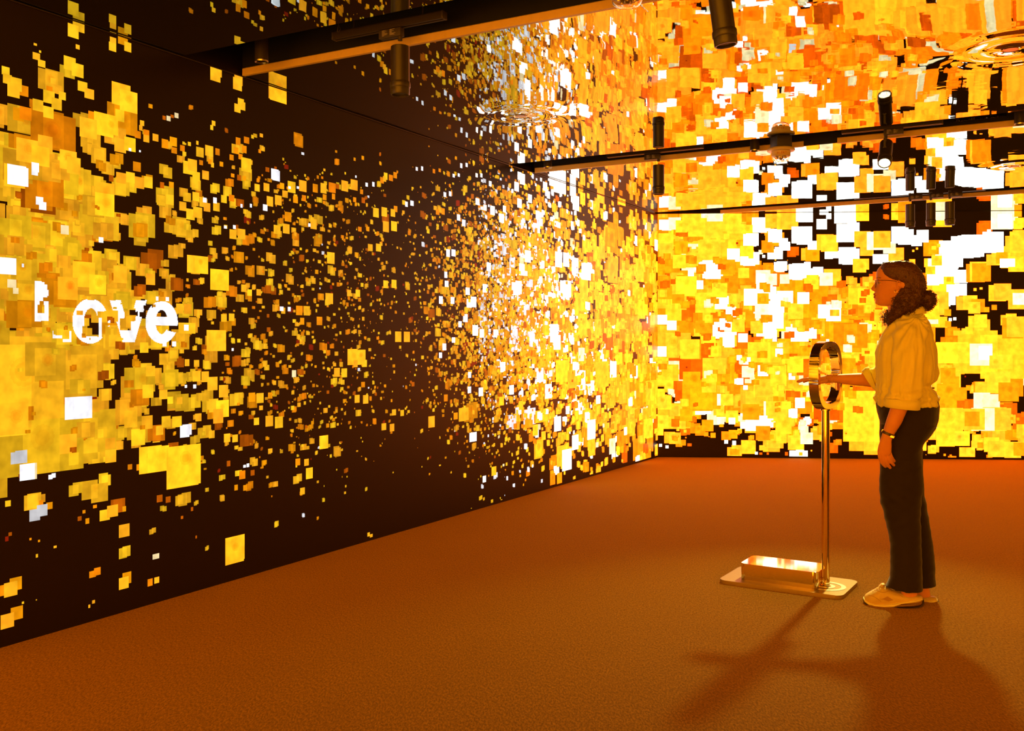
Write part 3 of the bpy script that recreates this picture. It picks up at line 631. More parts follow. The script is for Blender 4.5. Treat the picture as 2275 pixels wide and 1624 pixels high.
# satin edge profile along the far lip of each slot
def slot_ends(s):
    # t where the line of constant s meets the room outline
    ts = []
    for i in range(4):
        a, b_ = room[i], room[(i + 1) % 4]
        da, db = a.dot(D1) - s, b_.dot(D1) - s
        if (da >= 0) != (db >= 0):
            p = a + (b_ - a) * (da / (da - db)); ts.append(p.dot(E2))
    return min(ts), max(ts)
GAPS = {2: [(-1.575, -1.335)]}
for k, (a, b_) in enumerate(SLOTS):
    t0, t1 = slot_ends(b_ - 0.02)
    t0 += 0.02; t1 -= 0.02
    segs = [(t0, t1)]
    for (g0, g1) in GAPS.get(k, []):
        segs = [(t0, g0), (g1, t1)]
    V2 = []; F2 = []
    for (u0, u1) in segs:
        prof = [(b_ - 0.022, H_CEIL - 0.006), (b_ - 0.002, H_CEIL - 0.006), (b_ - 0.002, H_CEIL + 0.036), (b_ - 0.016, H_CEIL + 0.036), (b_ - 0.022, H_CEIL + 0.031)]
        i = len(V2); n = len(prof)
        for t in (u0, u1):
            for (s, z) in prof: V2.append(ST(s, t, z))
        for q in range(n): F2.append((i + q, i + (q + 1) % n, i + n + (q + 1) % n, i + n + q))
        F2.append(tuple(i + q for q in range(n))); F2.append(tuple(i + n + q for q in reversed(range(n))))
    o = mesh_obj('trim_%d' % (k + 1), V2, F2, M_TRIM)
    o['kind'] = 'structure'

# joint between the left LED wall and the ceiling film: a thin crooked bead
bead = MB()
pts = [ST(s_, T_LEFT + 0.006 + 0.004 * math.sin(s_ * 3.1) * math.sin(s_ * 1.3), H_CEIL - 0.004 - 0.003 * abs(math.sin(s_ * 2.2))) for s_ in np.arange(-2.9, 10.15, 0.11)]
bead.tube(pts, 0.0032, 6)
o = bead.build('trim_5', M_BLACK); o['kind'] = 'structure'

# ------------------------------------------------------------------ ceiling fixtures
def tpos(px, s):
    """place along a slot from its bearing as seen from the middle of the room's near end"""
    k = (px - 1137.5) / F_PX
    Y = s / (D1.x * k + D1.y)
    return E2.x * k * Y + E2.y * Y

SLOT_ROT = math.atan2(E2.y, E2.x)

def mat_emit(name, col, strength):
    m, nt, b = new_mat(name)
    b.inputs['Base Color'].default_value = (0.8, 0.8, 0.8, 1)
    tc = nt.nodes.new('ShaderNodeTexCoord')
    v = nt.nodes.new('ShaderNodeTexVoronoi'); v.inputs['Scale'].default_value = 150
    nt.links.new(tc.outputs['Object'], v.inputs['Vector'])
    mr = nt.nodes.new('ShaderNodeMapRange'); mr.inputs['From Max'].default_value = 0.6
    mr.inputs['To Min'].default_value = 1.2; mr.inputs['To Max'].default_value = 0.25
    nt.links.new(v.outputs['Distance'], mr.inputs['Value'])
    b.inputs['Emission Color'].default_value = (*col, 1)
    mu = nt.nodes.new('ShaderNodeMath'); mu.operation = 'MULTIPLY'; mu.inputs[1].default_value = strength
    nt.links.new(mr.outputs['Result'], mu.inputs[0]); nt.links.new(mu.outputs[0], b.inputs['Emission Strength'])
    return m
M_LENS_ON = mat_emit('lit_honeycomb', (1.0, 0.80, 0.42), 9.0)
M_LENS_OFF = plain('unlit_honeycomb', (0.05, 0.045, 0.04), 0.45, 0.2, noise=0.5, scale=300, bump=0.002)
M_PRINT = plain('pale_print', (0.55, 0.50, 0.42), 0.6, noise=0.05)

def make_track(name, slot_s, t0, t1, label):
    tc = (t0 + t1) / 2
    root = thing(name, label, 'lighting track', ST(slot_s, tc, H_CEIL + 0.036), 'lighting tracks in the ceiling slots', SLOT_ROT)
    L_ = t1 - t0
    a = MB()
    a.box((0, 0.0165, 0), (L_, 0.004, 0.034)); a.box((0, -0.0165, 0), (L_, 0.004, 0.034)); a.box((0, 0, 0.0155), (L_, 0.037, 0.004))
    a.box((0, 0.0125, -0.0155), (L_, 0.008, 0.003)); a.box((0, -0.0125, -0.0155), (L_, 0.008, 0.003))
    a.build('channel', M_BLACK, root)
    c = MB(); c.box((0, -0.0095, -0.006), (L_ * 0.985, 0.002, 0.002)); c.box((0, 0.0095, -0.006), (L_ * 0.985, 0.002, 0.002))
    c.build('conductor', M_BRUSHED, root)
    for sg in (-1, 1):
        MB().box((sg * (L_ / 2 + 0.004), 0, 0.0), (0.010, 0.039, 0.036), bevel=0.002).build('end_cap', M_DARKGREY, root)
    for q in (-0.32, 0.32):
        MB().tube([(L_ * q, 0, 0.017), (L_ * q, 0, VH - 0.04)], 0.003, 8).build('hanger_rod', M_DARKGREY, root)
    return root

def make_spot(slot_s, px, label, aim=(0, 0, -1), lit=False, side=-1, body_mat=None):
    t = tpos(px, slot_s)
    root = thing('track_spotlight', label, 'spotlight', ST(slot_s, t, H_CEIL + 0.019), 'cylinder spotlights on the ceiling tracks', SLOT_ROT)
    bm_ = body_mat or M_BLACK
    ad = MB(); ad.box((side * 0.05, 0, -0.0215), (0.125, 0.034, 0.040), bevel=0.003)
    ad = ad.build('adapter', M_DARKGREY, root)
    lab = MB()
    rr = random.Random(int(px))
    for row in range(8):
        for cc in range(2):
            w1 = rr.uniform(0.010, 0.034)
            lab.box((side * 0.05 - 0.042 + cc * 0.044 + w1 / 2, -0.0175, -0.006 - row * 0.0036), (w1, 0.0006, 0.0011))
    lab.build('rating_print', M_PRINT, ad)
    MB().tube([(0, 0, -0.036), (0, 0, -0.060)], 0.011, 14).build('stem', M_DARKGREY, root)
    ax = Vector(aim).normalized()
    # rotate the aim into the fixture's own frame
    ax = Matrix.Rotation(-SLOT_ROT, 3, 'Z') @ ax
    rot = Vector((0, 0, -1)).rotation_difference(ax).to_matrix()
    tilted = ax.z > -0.97
    piv = Vector((0, 0, -0.088)) if not tilted else Vector((0.0, 0.0, -0.135))
    r = 0.0435
    if tilted:
        arm = MB(); arm.box((0, -0.0, -0.085), (0.014, 0.020, 0.075), bevel=0.002); arm.build('arm', M_DARKGREY, root)
        off = 0.06
    else:
        off = 0.0
    P0 = piv - ax * off * 0.0
    body = MB()
    prof = [(0, 0.0), (r - 0.003, 0.0), (r, -0.003), (r, -0.165), (r + 0.0030, -0.167), (r + 0.0045, -0.172), (r + 0.0045, -0.190), (r + 0.002, -0.194), (r - 0.004, -0.194), (r - 0.004, -0.17), (0, -0.17)]
    if tilted:
        prof = [(a_, z_ + 0.065) for a_, z_ in prof]
    body.lathe(prof, 40, P0, rot)
    body = body.build('body', bm_, root)
    rg = MB()
    zz = 0.065 if tilted else 0.0
    rg.lathe([(r + 0.0015, -0.194 + zz), (r + 0.0015, -0.222 + zz), (r - 0.001, -0.226 + zz), (r - 0.006, -0.226 + zz), (r - 0.006, -0.194 + zz)], 40, P0, rot, close=True)
    rg.build('front_ring', bm_, root)
    ln = MB(); ln.lathe([(0, -0.216 + zz), (r - 0.0062, -0.216 + zz), (r - 0.0062, -0.219 + zz), (0, -0.219 + zz)], 32, P0, rot)
    ln.build('honeycomb_lens', M_LENS_ON if lit else M_LENS_OFF, root)
    if tilted:
        yk = MB(); yk.lathe([(0, -0.010), (0.012, -0.010), (0.012, 0.010), (0, 0.010)], 16, (0, -r - 0.006, -0.135), Matrix.Rotation(PI / 2, 3, 'X'))
        yk.box((0, -r - 0.008, -0.105), (0.014, 0.005, 0.07)); yk.box((0, -r / 2, -0.068), (0.014, r + 0.01, 0.005))
        yk.build('yoke', M_DARKGREY, root)
    return root, root.location + Matrix.Rotation(SLOT_ROT, 3, 'Z') @ (P0 + rot @ Vector((0, 0, -0.235 + zz)))

make_track('lighting_track', 3.66, tpos(745, 3.66), tpos(985, 3.66), 'short black lighting track in the nearest ceiling slot, above the large left spotlight')
make_track('lighting_track', 3.66, tpos(1480, 3.66), tpos(1760, 3.66), 'black lighting track of the nearest slot carrying the large tilted spotlight at the top edge')
make_track('lighting_track', 7.03, tpos(1352, 7.03), tpos(1560, 7.03), 'black lighting track in the middle slot, at its end near the room corner')
make_track('lighting_track', 7.03, tpos(1873, 7.03), tpos(2092, 7.03), 'black lighting track in the middle slot, above the glowing spotlight')
make_track('lighting_track', 10.28, tpos(1900, 10.28), tpos(2187, 10.28), 'black lighting track in the farthest slot, carrying three unlit spotlights')

make_spot(3.66, 889, 'large black cylinder spotlight pointing straight down, in front of the dark left ceiling')
make_spot(3.66, 1596, 'largest black cylinder spotlight, leaning, cut off by the top edge of the photo', aim=(0.135, 0.0, -1))
make_spot(7.07, 1463, 'black cylinder spotlight hanging straight down right in front of the room corner')
aim_pt = Vector((1.72, 4.85, 0.55))
src = ST(7.03, tpos(1968, 7.03), 2.55)
_, lens_pos = make_spot(7.03, 1968, 'only lit spotlight, tilted on its yoke with a glowing honeycomb lens', aim=(aim_pt - src), lit=True, side=1)
for px, lab in ((2022, 'leftmost of the three small unlit spotlights side by side on the farthest track'),
                (2068, 'middle one of the three small unlit spotlights on the farthest track'),
                (2110, 'rightmost of the three small unlit spotlights on the farthest track')):
    make_spot(10.28, px, lab, side=1)

ld = bpy.data.lights.new('spotlight_beam', 'SPOT')
ld.energy = 520.0; ld.color = (1.0, 0.86, 0.26); ld.spot_size = math.radians(64); ld.spot_blend = 1.0; ld.shadow_soft_size = 0.065
lo = link(bpy.data.objects.new('spotlight_beam', ld))
lo.location = lens_pos
lo.rotation_euler = (aim_pt - lens_pos).to_track_quat('-Z', 'Y').to_euler()

# small black downlight cans let into the slots
for s_, px, lab in ((3.65, 581, 'small dark cylinder can in the nearest ceiling slot close to the left wall'),
                    (6.98, 1217, 'small dark cylinder can at the left end of the middle ceiling slot'),
                    (7.12, 1677, 'small dark cylinder can in the middle slot just left of the alert sounder'),
                    (7.10, 2266, 'small dark cylinder can in the middle slot at the right edge of the photo')):
    root = thing('downlight_can', lab, 'downlight', ST(s_, tpos(px, s_), H_CEIL - 0.02), 'cylinder cans in the ceiling slots')
    MB().lathe([(0.029, 0.0), (0.034, 0.0), (0.034, 0.27), (0.0, 0.27), (0, 0.265), (0.029, 0.265)], 28, close=True).build('can', M_BLACK, root)
    MB().lathe([(0.026, 0.004), (0.0335, -0.003), (0.0345, 0.004)], 28, close=True).build('rim', M_BRUSHED, root)
    MB().lathe([(0, 0.03), (0.028, 0.03), (0.028, 0.026), (0, 0.026)], 24).build('lens', M_LENS_OFF, root)

# sounder with beacon hanging through a slot
M_CREAM = plain('cream_plastic', (0.80, 0.62, 0.30), 0.4, noise=0.04, scale=30)
M_REDPRINT = plain('red_print', (0.55, 0.02, 0.01), 0.5, noise=0.05)
def glass(name, col, rough=0.02, ior=1.45):
    m, nt, b = new_mat(name)
    b.inputs['Base Color'].default_value = (*col, 1)
    b.inputs['Roughness'].default_value = rough
    b.inputs['Transmission Weight'].default_value = 1.0
    b.inputs['IOR'].default_value = ior
    return m
M_CLEAR = glass('clear_polycarbonate', (0.97, 0.93, 0.85))
def make_sounder(s_, px, label, text, z=2.665):
    c = ST(s_, tpos(px, s_), z)
    root = thing('alarm_sounder', label, 'alarm sounder', c, 'alarm sounders under the ceiling slots')
    MB().box((0, 0, 0.155), (0.115, 0.115, 0.285), Matrix.Rotation(0.2, 3, 'Z'), bevel=0.004).build('drop_box', M_BLACK, root)
    MB().lathe([(0, 0.010), (0.088, 0.010), (0.096, 0.004), (0.098, -0.004), (0.094, -0.012), (0.070, -0.016), (0, -0.016)], 48).build('base_plate', M_CREAM, root)
    MB().lathe([(0.067, -0.014), (0.067, -0.046), (0.064, -0.050), (0, -0.050), (0, -0.014)], 48).build('housing', M_CREAM, root)
    dm = MB()
    outer = [(0.060, -0.048), (0.060, -0.062), (0.055, -0.074), (0.044, -0.082), (0.025, -0.086), (0, -0.087)]
    inner = [(0, -0.0845), (0.024, -0.0835), (0.042, -0.0795), (0.052, -0.072), (0.0575, -0.061), (0.0575, -0.048)]
    dm.lathe(outer + inner, 40, close=True).build('clear_dome', M_CLEAR, root)
    bc = MB(); bc.lathe([(0, -0.050), (0.014, -0.050), (0.014, -0.066), (0.008, -0.074), (0, -0.074)], 20)
    for a in range(6):
        an = a * PI / 3
        bc.box((0.032 * math.cos(an), 0.032 * math.sin(an), -0.057), (0.014, 0.010, 0.014), bevel=0.002)
    bc.build('beacon', M_BRUSHED, root)
    if text:
        cu = bpy.data.curves.new('alert_text', 'FONT'); cu.body = text; cu.size = 0.0215; cu.align_x = 'CENTER'; cu.space_character = 1.45
        tmp = bpy.data.objects.new('tmp_text', cu); link(tmp)
        me = bpy.data.meshes.new_from_object(tmp)
        bpy.data.objects.remove(tmp)
        ang0 = math.atan2(-c.y, -c.x) + 0.10
        for v in me.vertices:
            a = ang0 + v.co.x / 0.067 * 0.85
            z = -0.040 + v.co.y
            v.co = Vector((0.0676 * math.cos(a), 0.0676 * math.sin(a), z))
        me.materials.append(M_REDPRINT)
        to = link(bpy.data.objects.new('alert_lettering', me)); to.parent = [o_ for o_ in root.children if o_.name.startswith('housing')][0]
    return root
make_sounder(7.00, 1735, 'round cream alarm sounder reading ALERT with clear beacon dome, under the middle slot', 'ALERT')
make_sounder(3.56, 1393, 'clear glassy beacon dome of a sounder just showing at the top edge of the photo', 'ALERT', z=2.690)

# fittings in the middle of each pucker of the ceiling film
M_COPPER = plain('warm_bronze', (0.42, 0.22, 0.12), 0.3, 0.8, noise=0.2, scale=40)
for (x, y, rad, amp), lab in zip(PUCKERS, ('round bronze fitting in the rippled ceiling film near the dark left part', 'round bronze fitting in the large ripple at the top right of the mirror ceiling',
                                           'tiny round fitting in the ceiling film beside the room corner', 'round fitting in the ceiling ripple between the middle and farthest slots at the right edge')):
    root = thing('ceiling_fitting', lab, 'ceiling fitting', (x, y, H_CEIL), 'round fittings in the mirror ceiling')
    k = 1.0 if rad > 0.15 else 0.5
    MB().lathe([(0.036 * k, -0.001), (0.046 * k, -0.003), (0.050 * k, -0.001), (0.047 * k, 0.004), (0.036 * k, 0.004)], 40, close=True).build('ring', M_CHROME, root)
    MB().lathe([(0, -0.0025), (0.034 * k, -0.0025), (0.036 * k, 0.001), (0, 0.001)], 32).build('cover_disc', M_COPPER, root)

# loose cable and crumpled sheeting inside the slots
cb = MB()
c0 = ST(3.58, tpos(722, 3.58), H_CEIL + 0.22)
cb.tube([c0 + Vector((0.02 * math.sin(q * 0.9), 0.01 * math.cos(q), 0)) + E2 * (0.10 * math.sin(q / 11 * PI)) * (1 if q < 8 else 0.8) + Vector((0, 0, -0.20 * math.sin(q / 11 * PI))) for q in range(12)], 0.0022, 6)
cb = cb.build('cable', M_DARKGREY); tag(cb, 'thin dark cable looping down inside the nearest ceiling slot left of the track', 'cable')
n1, n2 = 46, 12
V, Fc = [], []
ta, tb = tpos(2120, 7.1), tpos(2236, 7.1)
for i in range(n1):
    for j in range(n2):
        a = i / (n1 - 1); b_ = j / (n2 - 1)
        wob = 0.018 * math.sin(i * 0.9 + j * 1.7) * math.cos(i * 0.37 - j * 0.9) + R.uniform(-0.007, 0.007)
        V.append(ST(7.10 + 0.05 * b_ + wob, ta + (tb - ta) * a, H_CEIL + 0.04 + 0.16 * b_ * (0.75 + 0.25 * math.sin(i * 0.45))))
for i in range(n1 - 1):
    for j in range(n2 - 1):
        Fc.append((i * n2 + j, (i + 1) * n2 + j, (i + 1) * n2 + j + 1, i * n2 + j + 1))
sh = mesh_obj('plastic_sheet', V, Fc, plain('black_sheeting', (0.02, 0.015, 0.012), 0.22, 0, 0.6, noise=0.2), base=tuple(ST(7.1, ta, H_CEIL + 0.04)))
sh.data.materials[0].use_backface_culling = False
sm_ = sh.modifiers.new('thickness', 'SOLIDIFY'); sm_.thickness = 0.0015
tag(sh, 'crumpled black plastic sheet tucked in the middle ceiling slot at the right', 'plastic sheet')

# ------------------------------------------------------------------ the stand with the ring
ST_ANG = -math.radians(32)
stand = thing('ring_stand', 'polished metal stand with an upright ring on a pole and a low mirror block', 'stand', (1.46, 5.09, 0), None, ST_ANG)
def rrect(w_, d_, r, n=7, cx=0, cy=0):
    out = []
    for (sx, sy, a0) in ((1, 1, 0), (-1, 1, PI / 2), (-1, -1, PI), (1, -1, 1.5 * PI)):
        for k in range(n + 1):
            a = a0 + k * PI / 2 / n
            out.append((cx + sx * (w_ / 2 - r) + r * math.cos(a), cy + sy * (d_ / 2 - r) + r * math.sin(a)))
    return out
M_PLATE = plain('brushed_plate', (0.36, 0.24, 0.07), 0.50, 0.45, noise=0.05, scale=70)
MB().prism(rrect(0.640, 0.375, 0.045), 0.0, 0.020, bevel=0.0015).build('base_plate', M_PLATE, stand, smooth_angle=20)
blk = MB().prism(rrect(0.405, 0.225, 0.028, cx=-0.020, cy=-0.008), 0.020, 0.106, bevel=0.002).build('mirror_block', M_CHROME, stand, smooth_angle=20)
PX, PY = 0.200, -0.025
MB().lathe([(0.0205, 0.020), (0.0205, 0.930), (0.0, 0.930), (0.0, 0.020)], 40, (PX, PY, 0)).build('pole', M_CHROME, stand)
MB().lathe([(0.0, 0.0205), (0.026, 0.0205), (0.026, 0.024), (0.021, 0.027), (0, 0.027)], 40, (PX, PY, 0)).build('pole_foot', M_CHROME, stand)
mk = MB()
def annulus(mb, r0, r1, z, a0, a1, n=48):
    pa = [mb.bm.verts.new((PX + r0 * math.cos(a0 + (a1 - a0) * k / n), PY + r0 * math.sin(a0 + (a1 - a0) * k / n), z)) for k in range(n + 1)]
    pb = [mb.bm.verts.new((PX + r1 * math.cos(a0 + (a1 - a0) * k / n), PY + r1 * math.sin(a0 + (a1 - a0) * k / n), z)) for k in range(n + 1)]
    for k in range(n): mb.bm.faces.new((pa[k], pb[k], pb[k + 1], pa[k + 1]))
annulus(mk, 0.076, 0.100, 0.0214, -1.75, 1.95)
annulus(mk, 0.027, 0.048, 0.0214, -PI, PI)
mk.build('target_mark', plain('white_inlay', (0.95, 0.92, 0.70), 0.35, noise=0.03), stand)
# ring, standing across the stand
rg = MB()
NR = 96
def sup(a, rx, rz, n):
    c, s_ = math.cos(a), math.sin(a)
    k = (abs(c) ** n + abs(s_) ** n) ** (-1.0 / n)
    return rx * k * c, rz * k * s_
rings = []
for (dx, rad, n) in ((0.025, 0.1725, 2.8), (0.023, 0.1745, 2.8), (-0.023, 0.1745, 2.8), (-0.025, 0.1725, 2.8), (-0.025, 0.146, 2.35), (-0.023, 0.144, 2.35), (0.023, 0.144, 2.35), (0.025, 0.146, 2.35)):
    ring = []
    for k in range(NR):
        y, z = sup(2 * PI * k / NR, rad * 1.0, rad, n)
        ring.append(rg.bm.verts.new((dx, y, z)))
    rings.append(ring)
for i in range(8):
    a, b_ = rings[i], rings[(i + 1) % 8]
    for k in range(NR): rg.bm.faces.new((a[k], a[(k + 1) % NR], b_[(k + 1) % NR], b_[k]))
ring = rg.build('ring', M_CHROME, stand, smooth_angle=25, loc=(PX + 0.002, PY - 0.004, 1.106))
ring.rotation_euler = (0, 0, math.radians(-6))
MB().lathe([(0.0, 0.925), (0.027, 0.925), (0.027, 0.934), (0.0, 0.936)], 32, (PX, PY, 0)).build('ring_foot', M_CHROME, stand)

# ------------------------------------------------------------------ the visitor
from mathutils import noise as mnoise
OG = Vector((1.928, 4.73, 0.0))                      # on the floor between the feet
VW = Vector((OG.x, OG.y, 0)).normalized()
SV = -VW                                              # her left side, turned to the room's near end
FV = Vector((-VW.y, VW.x, 0))                         # the way she faces
def P(px, py, s):
    """profile drawing coordinates (px, py) on the plane s metres to her left"""
    rx, rz = (px - 1137.5) / F_PX, -(py - 763.0) / F_PX
    Y = (s + OG.dot(SV)) / (rx * SV.x + SV.y)
    return Vector((rx * Y, Y, CAM_H + rz * Y)) - OG

def loft(mb, rings, n=28, e=2.2, taper=0.0):
    """rings = [(p1x, p1y, p2x, p2y, s, half_width[, exponent])]"""
    loops = []
    for r in rings:
        a, b_, s, w_ = P(r[0], r[1], r[4]), P(r[2], r[3], r[4]), r[4], r[5]
        ee = r[6] if len(r) > 6 else e
        c = (a + b_) / 2; ax = (a - b_) / 2
        lp = []
        for k in range(n):
            t = 2 * PI * k / n
            cc, ss = math.cos(t), math.sin(t)
            q = (abs(cc) ** ee + abs(ss) ** ee) ** (-1 / ee)
            lp.append(mb.bm.verts.new(c + ax * (cc * q) + SV * (w_ * ss * q * (1 - taper * cc))))
        loops.append(lp)
    for a, b_ in zip(loops, loops[1:]):
        for k in range(n): mb.bm.faces.new((a[k], a[(k + 1) % n], b_[(k + 1) % n], b_[k]))
    mb.bm.faces.new(list(reversed(loops[0]))); mb.bm.faces.new(loops[-1])

def ball(mb, c, rx, ry, rz, segs=16):
    """ellipsoid: rx along the way she faces, ry to the side, rz up"""
    r = bmesh.ops.create_uvsphere(mb.bm, u_segments=segs, v_segments=segs // 2 + 2, radius=1.0)
    for v in r['verts']:
        v.co = c + FV * (v.co.x * rx) + SV * (v.co.y * ry) + Vector((0, 0, v.co.z * rz))

def chain(mb, pts, rads, segs=12):
    """finger or limb: a tapering tube with rounded joints and tip"""
    P3 = [Vector(p) for p in pts]
    fine, rr = [], []
    for i in range(len(P3) - 1):
        for k in range(4):
            t = k / 4
            a = P3[max(0, i - 1)]; b_ = P3[i]; c = P3[i + 1]; d = P3[min(len(P3) - 1, i + 2)]
            fine.append(0.5 * ((2 * b_) + (-a + c) * t + (2 * a - 5 * b_ + 4 * c - d) * t * t + (-a + 3 * b_ - 3 * c + d) * t ** 3))
            rr.append(rads[i] + (rads[i + 1] - rads[i]) * t)
    dr = (P3[-1] - fine[-1]).normalized()
    fine.append(P3[-1]); rr.append(rads[-1])
    for q in (0.5, 0.85, 1.0):
        fine.append(P3[-1] + dr * rads[-1] * q * 0.9); rr.append(rads[-1] * math.sqrt(max(0.02, 1 - q * q)))
    mb.tube(fine, rr, segs)

def on_surface(px, py, bv, lift=0.0006):
    """the point of a built surface seen at drawing coordinates (px, py)"""
    o_ = Vector((0, 0, CAM_H)) - OG
    d = (P(px, py, 0) - o_).normalized()
    h_, n_, _, _ = bv.ray_cast(o_, d)
    return None if h_ is None else h_ + (n_ if n_.dot(d) < 0 else -n_) * lift

def remesh(mb, voxel, smooth_it, fac=0.5):
    bmesh.ops.recalc_face_normals(mb.bm, faces=mb.bm.faces)
    me = bpy.data.meshes.new('tmp'); mb.bm.to_mesh(me); mb.bm.free()
    ob = bpy.data.objects.new('tmp', me); link(ob)
    m = ob.modifiers.new('r', 'REMESH'); m.mode = 'VOXEL'; m.voxel_size = voxel; m.adaptivity = 0
    if smooth_it:
        s_ = ob.modifiers.new('s', 'SMOOTH'); s_.iterations = smooth_it; s_.factor = fac
    dg = bpy.context.evaluated_depsgraph_get()
    out = bpy.data.meshes.new_from_object(ob.evaluated_get(dg))
    bpy.data.objects.remove(ob); bpy.data.meshes.remove(me)
    out.polygons.foreach_set('use_smooth', [True] * len(out.polygons))
    return out

def put(name, me, mats, parent):
    me.name = name
    me.materials.clear()
    for m in (mats if isinstance(mats, (list, tuple)) else [mats]): me.materials.append(m)
    o = bpy.data.objects.new(name, me); link(o); o.parent = parent
    return o

def displace(me, fn):
    n = len(me.vertices)
    nor = [v.normal.copy() for v in me.vertices]
    for i in range(n):
        v = me.vertices[i]
        v.co = v.co + nor[i] * fn(v.co, nor[i])
    me.update()

def ps(co):
    """profile coordinates back from a point: forward, side, up"""
    return co.dot(FV), co.dot(SV), co.z

person = thing('person', 'curly haired woman in loose pale shirt and dark trousers, hand reaching through the ring',
               'person', OG)
SKINC = (0.74, 0.29, 0.06)
def skin_material():
    m, nt, b = new_mat('skin')
    b.inputs['Roughness'].default_value = 0.48
    b.inputs['Subsurface Weight'].default_value = 0.12
    b.inputs['Subsurface Radius'].default_value = (0.012, 0.005, 0.003)
    b.inputs['Specular IOR Level'].default_value = 0.4
    at = nt.nodes.new('ShaderNodeAttribute'); at.attribute_name = 'tint'
    tc = nt.nodes.new('ShaderNodeTexCoord')
    n = nt.nodes.new('ShaderNodeTexNoise'); n.inputs['Scale'].default_value = 22; n.inputs['Detail'].default_value = 4
    nt.links.new(tc.outputs['Object'], n.inputs['Vector'])
    mr = nt.nodes.new('ShaderNodeMapRange'); mr.inputs['To Min'].default_value = 0.88; mr.inputs['To Max'].default_value = 1.10
    nt.links.new(n.outputs['Fac'], mr.inputs['Value'])
    vm = nt.nodes.new('ShaderNodeVectorMath'); vm.operation = 'SCALE'
    nt.links.new(at.outputs['Color'], vm.inputs[0]); nt.links.new(mr.outputs['Result'], vm.inputs['Scale'])
    nt.links.new(vm.outputs['Vector'], b.inputs['Base Color'])
    return m
M_SKIN = skin_material()

# --- body: one surface from crown to ankles
bd = MB()
H_ = [(1953, 679, 1973, 680, .022), (1948, 676.5, 1986, 678, .034), (1946.2, 673, 1998, 675, .043), (1944.8, 668, 2012, 669, .050), (1943.4, 663.5, 2028, 664, .056),
      (1943.2, 658, 2040, 658, .061), (1943.4, 652, 2046, 651, .065), (1943.6, 646, 2050, 645, .069), (1944.6, 640, 2052, 639, .072), (1946.2, 633, 2053, 632, .0735),
      (1947.6, 627, 2053, 626, .074), (1946.4, 620, 2052, 619, .0745), (1946.2, 612, 2050, 611, .075), (1946.8, 605, 2046, 604, .074), (1949.2, 599, 2041, 598, .071),
      (1955, 592, 2034, 592, .064), (1964, 587, 2026, 587, .053), (1974, 583.5, 2017, 583.5, .038), (1986, 581.5, 2006, 581.5, .018)]
loft(bd, [(a, b_, c, d, 0.0, w_) for (a, b_, c, d, w_) in H_], 40, 2.15, 0.16)
loft(bd, [(1982, 655, 2036, 655, 0, .050), (1976, 672, 2034, 668, 0, .052), (1973, 683, 2034, 678, 0, .053), (1973, 697, 2038, 688, 0, .056), (1975, 712, 2048, 700, 0, .070), (1985, 725, 2052, 715, 0, .09)], 28)
# nose, lips, brow, chin
loft(bd, [(1946.8, 622, 1953, 622, 0, .006), (1944.6, 627.5, 1952, 627, 0, .0065), (1941.2, 632.5, 1950, 632, 0, .008), (1937.4, 637.2, 1948, 637, 0, .0105), (1934.9, 640.6, 1947, 641, 0, .0135),
          (1935.4, 643.6, 1946, 644, 0, .0155), (1938.6, 645.8, 1946, 646, 0, .0145), (1942, 647.2, 1947, 647.4, 0, .009)], 20, 2.0)
for sg in (-1, 1): ball(bd, P(1941.6, 643.6, sg * .0125), .0075, .0058, .0058, 12)
ball(bd, P(1943.0, 653.6, 0), .0072, .022, .0056); ball(bd, P(1943.6, 660.2, 0), .0072, .019, .0062)
ball(bd, P(1948.5, 671.5, 0), .010, .018, .010)
for sg in (-1, 1):
    ball(bd, P(1950.5, 618.5, sg * .030), .007, .020, .005)            # brow ridge
    ball(bd, P(1955.2, 624.6, sg * .033), .0115, .0150, .0062)         # upper lid
    ball(bd, P(1955.4, 631.4, sg * .033), .0105, .0145, .0050)         # lower lid
    # ear
    ce = P(1997.5, 632.5, sg * .0755)
    pts = []
    for k in range(15):
        a = math.radians(-150 + k * 22)
        rx = 0.0105; rz = 0.0190 if math.sin(a) > 0 else 0.0175
        pts.append(ce + FV * (rx * math.cos(a) + 0.003 * math.sin(a)) + Vector((0, 0, rz * math.sin(a))) + SV * (sg * (0.0035 + 0.0035 * (1 - math.cos(a)) * 0.8)))
    bd.tube(pts, 0.0031, 8)
    ball(bd, ce + SV * sg * -0.0005 + FV * 0.001, .0085, .0035, .0165, 12)
    ball(bd, ce + FV * 0.0045 + Vector((0, 0, -0.0195)) + SV * sg * .003, .0052, .0034, .0062, 10)
    ball(bd, ce + FV * 0.0095 + Vector((0, 0, -0.003)) + SV * sg * .0025, .003, .003, .005, 10)
# trunk (under the shirt and trousers)
loft(bd, [(1985, 716, 2050, 706, 0, .085), (1978, 735, 2062, 728, 0, .155), (1966, 765, 2066, 762, 0, .160), (1958, 800, 2066, 800, 0, .150), (1960, 850, 2052, 850, 0, .130), (1956, 890, 2068, 890, 0, .145),
          (1962, 940, 2070, 940, 0, .155), (1968, 975, 2048, 975, 0, .15)], 28)
for s_, dx in ((.085, 0), (-.085, 8)):
    loft(bd, [(1966 + dx, 950, 2052, 950, s_, .070), (1968 + dx, 1035, 2038, 1035, s_, .062), (1975 + dx, 1110, 2036 + dx, 1110, s_, .050), (1990 + dx, 1180, 2036 + dx * 2, 1180, s_, .050), (1998 + dx * 2, 1250, 2034 + dx * 3, 1250, s_, .040),
              (2004 + dx * 3, 1300, 2034 + dx * 3.6, 1300, s_, .032), (2002 + dx * 3, 1318, 2038 + dx * 3.6, 1318, s_, .032), (1985 + dx * 3, 1332, 2040 + dx * 3.6, 1330, s_, .034)], 22)
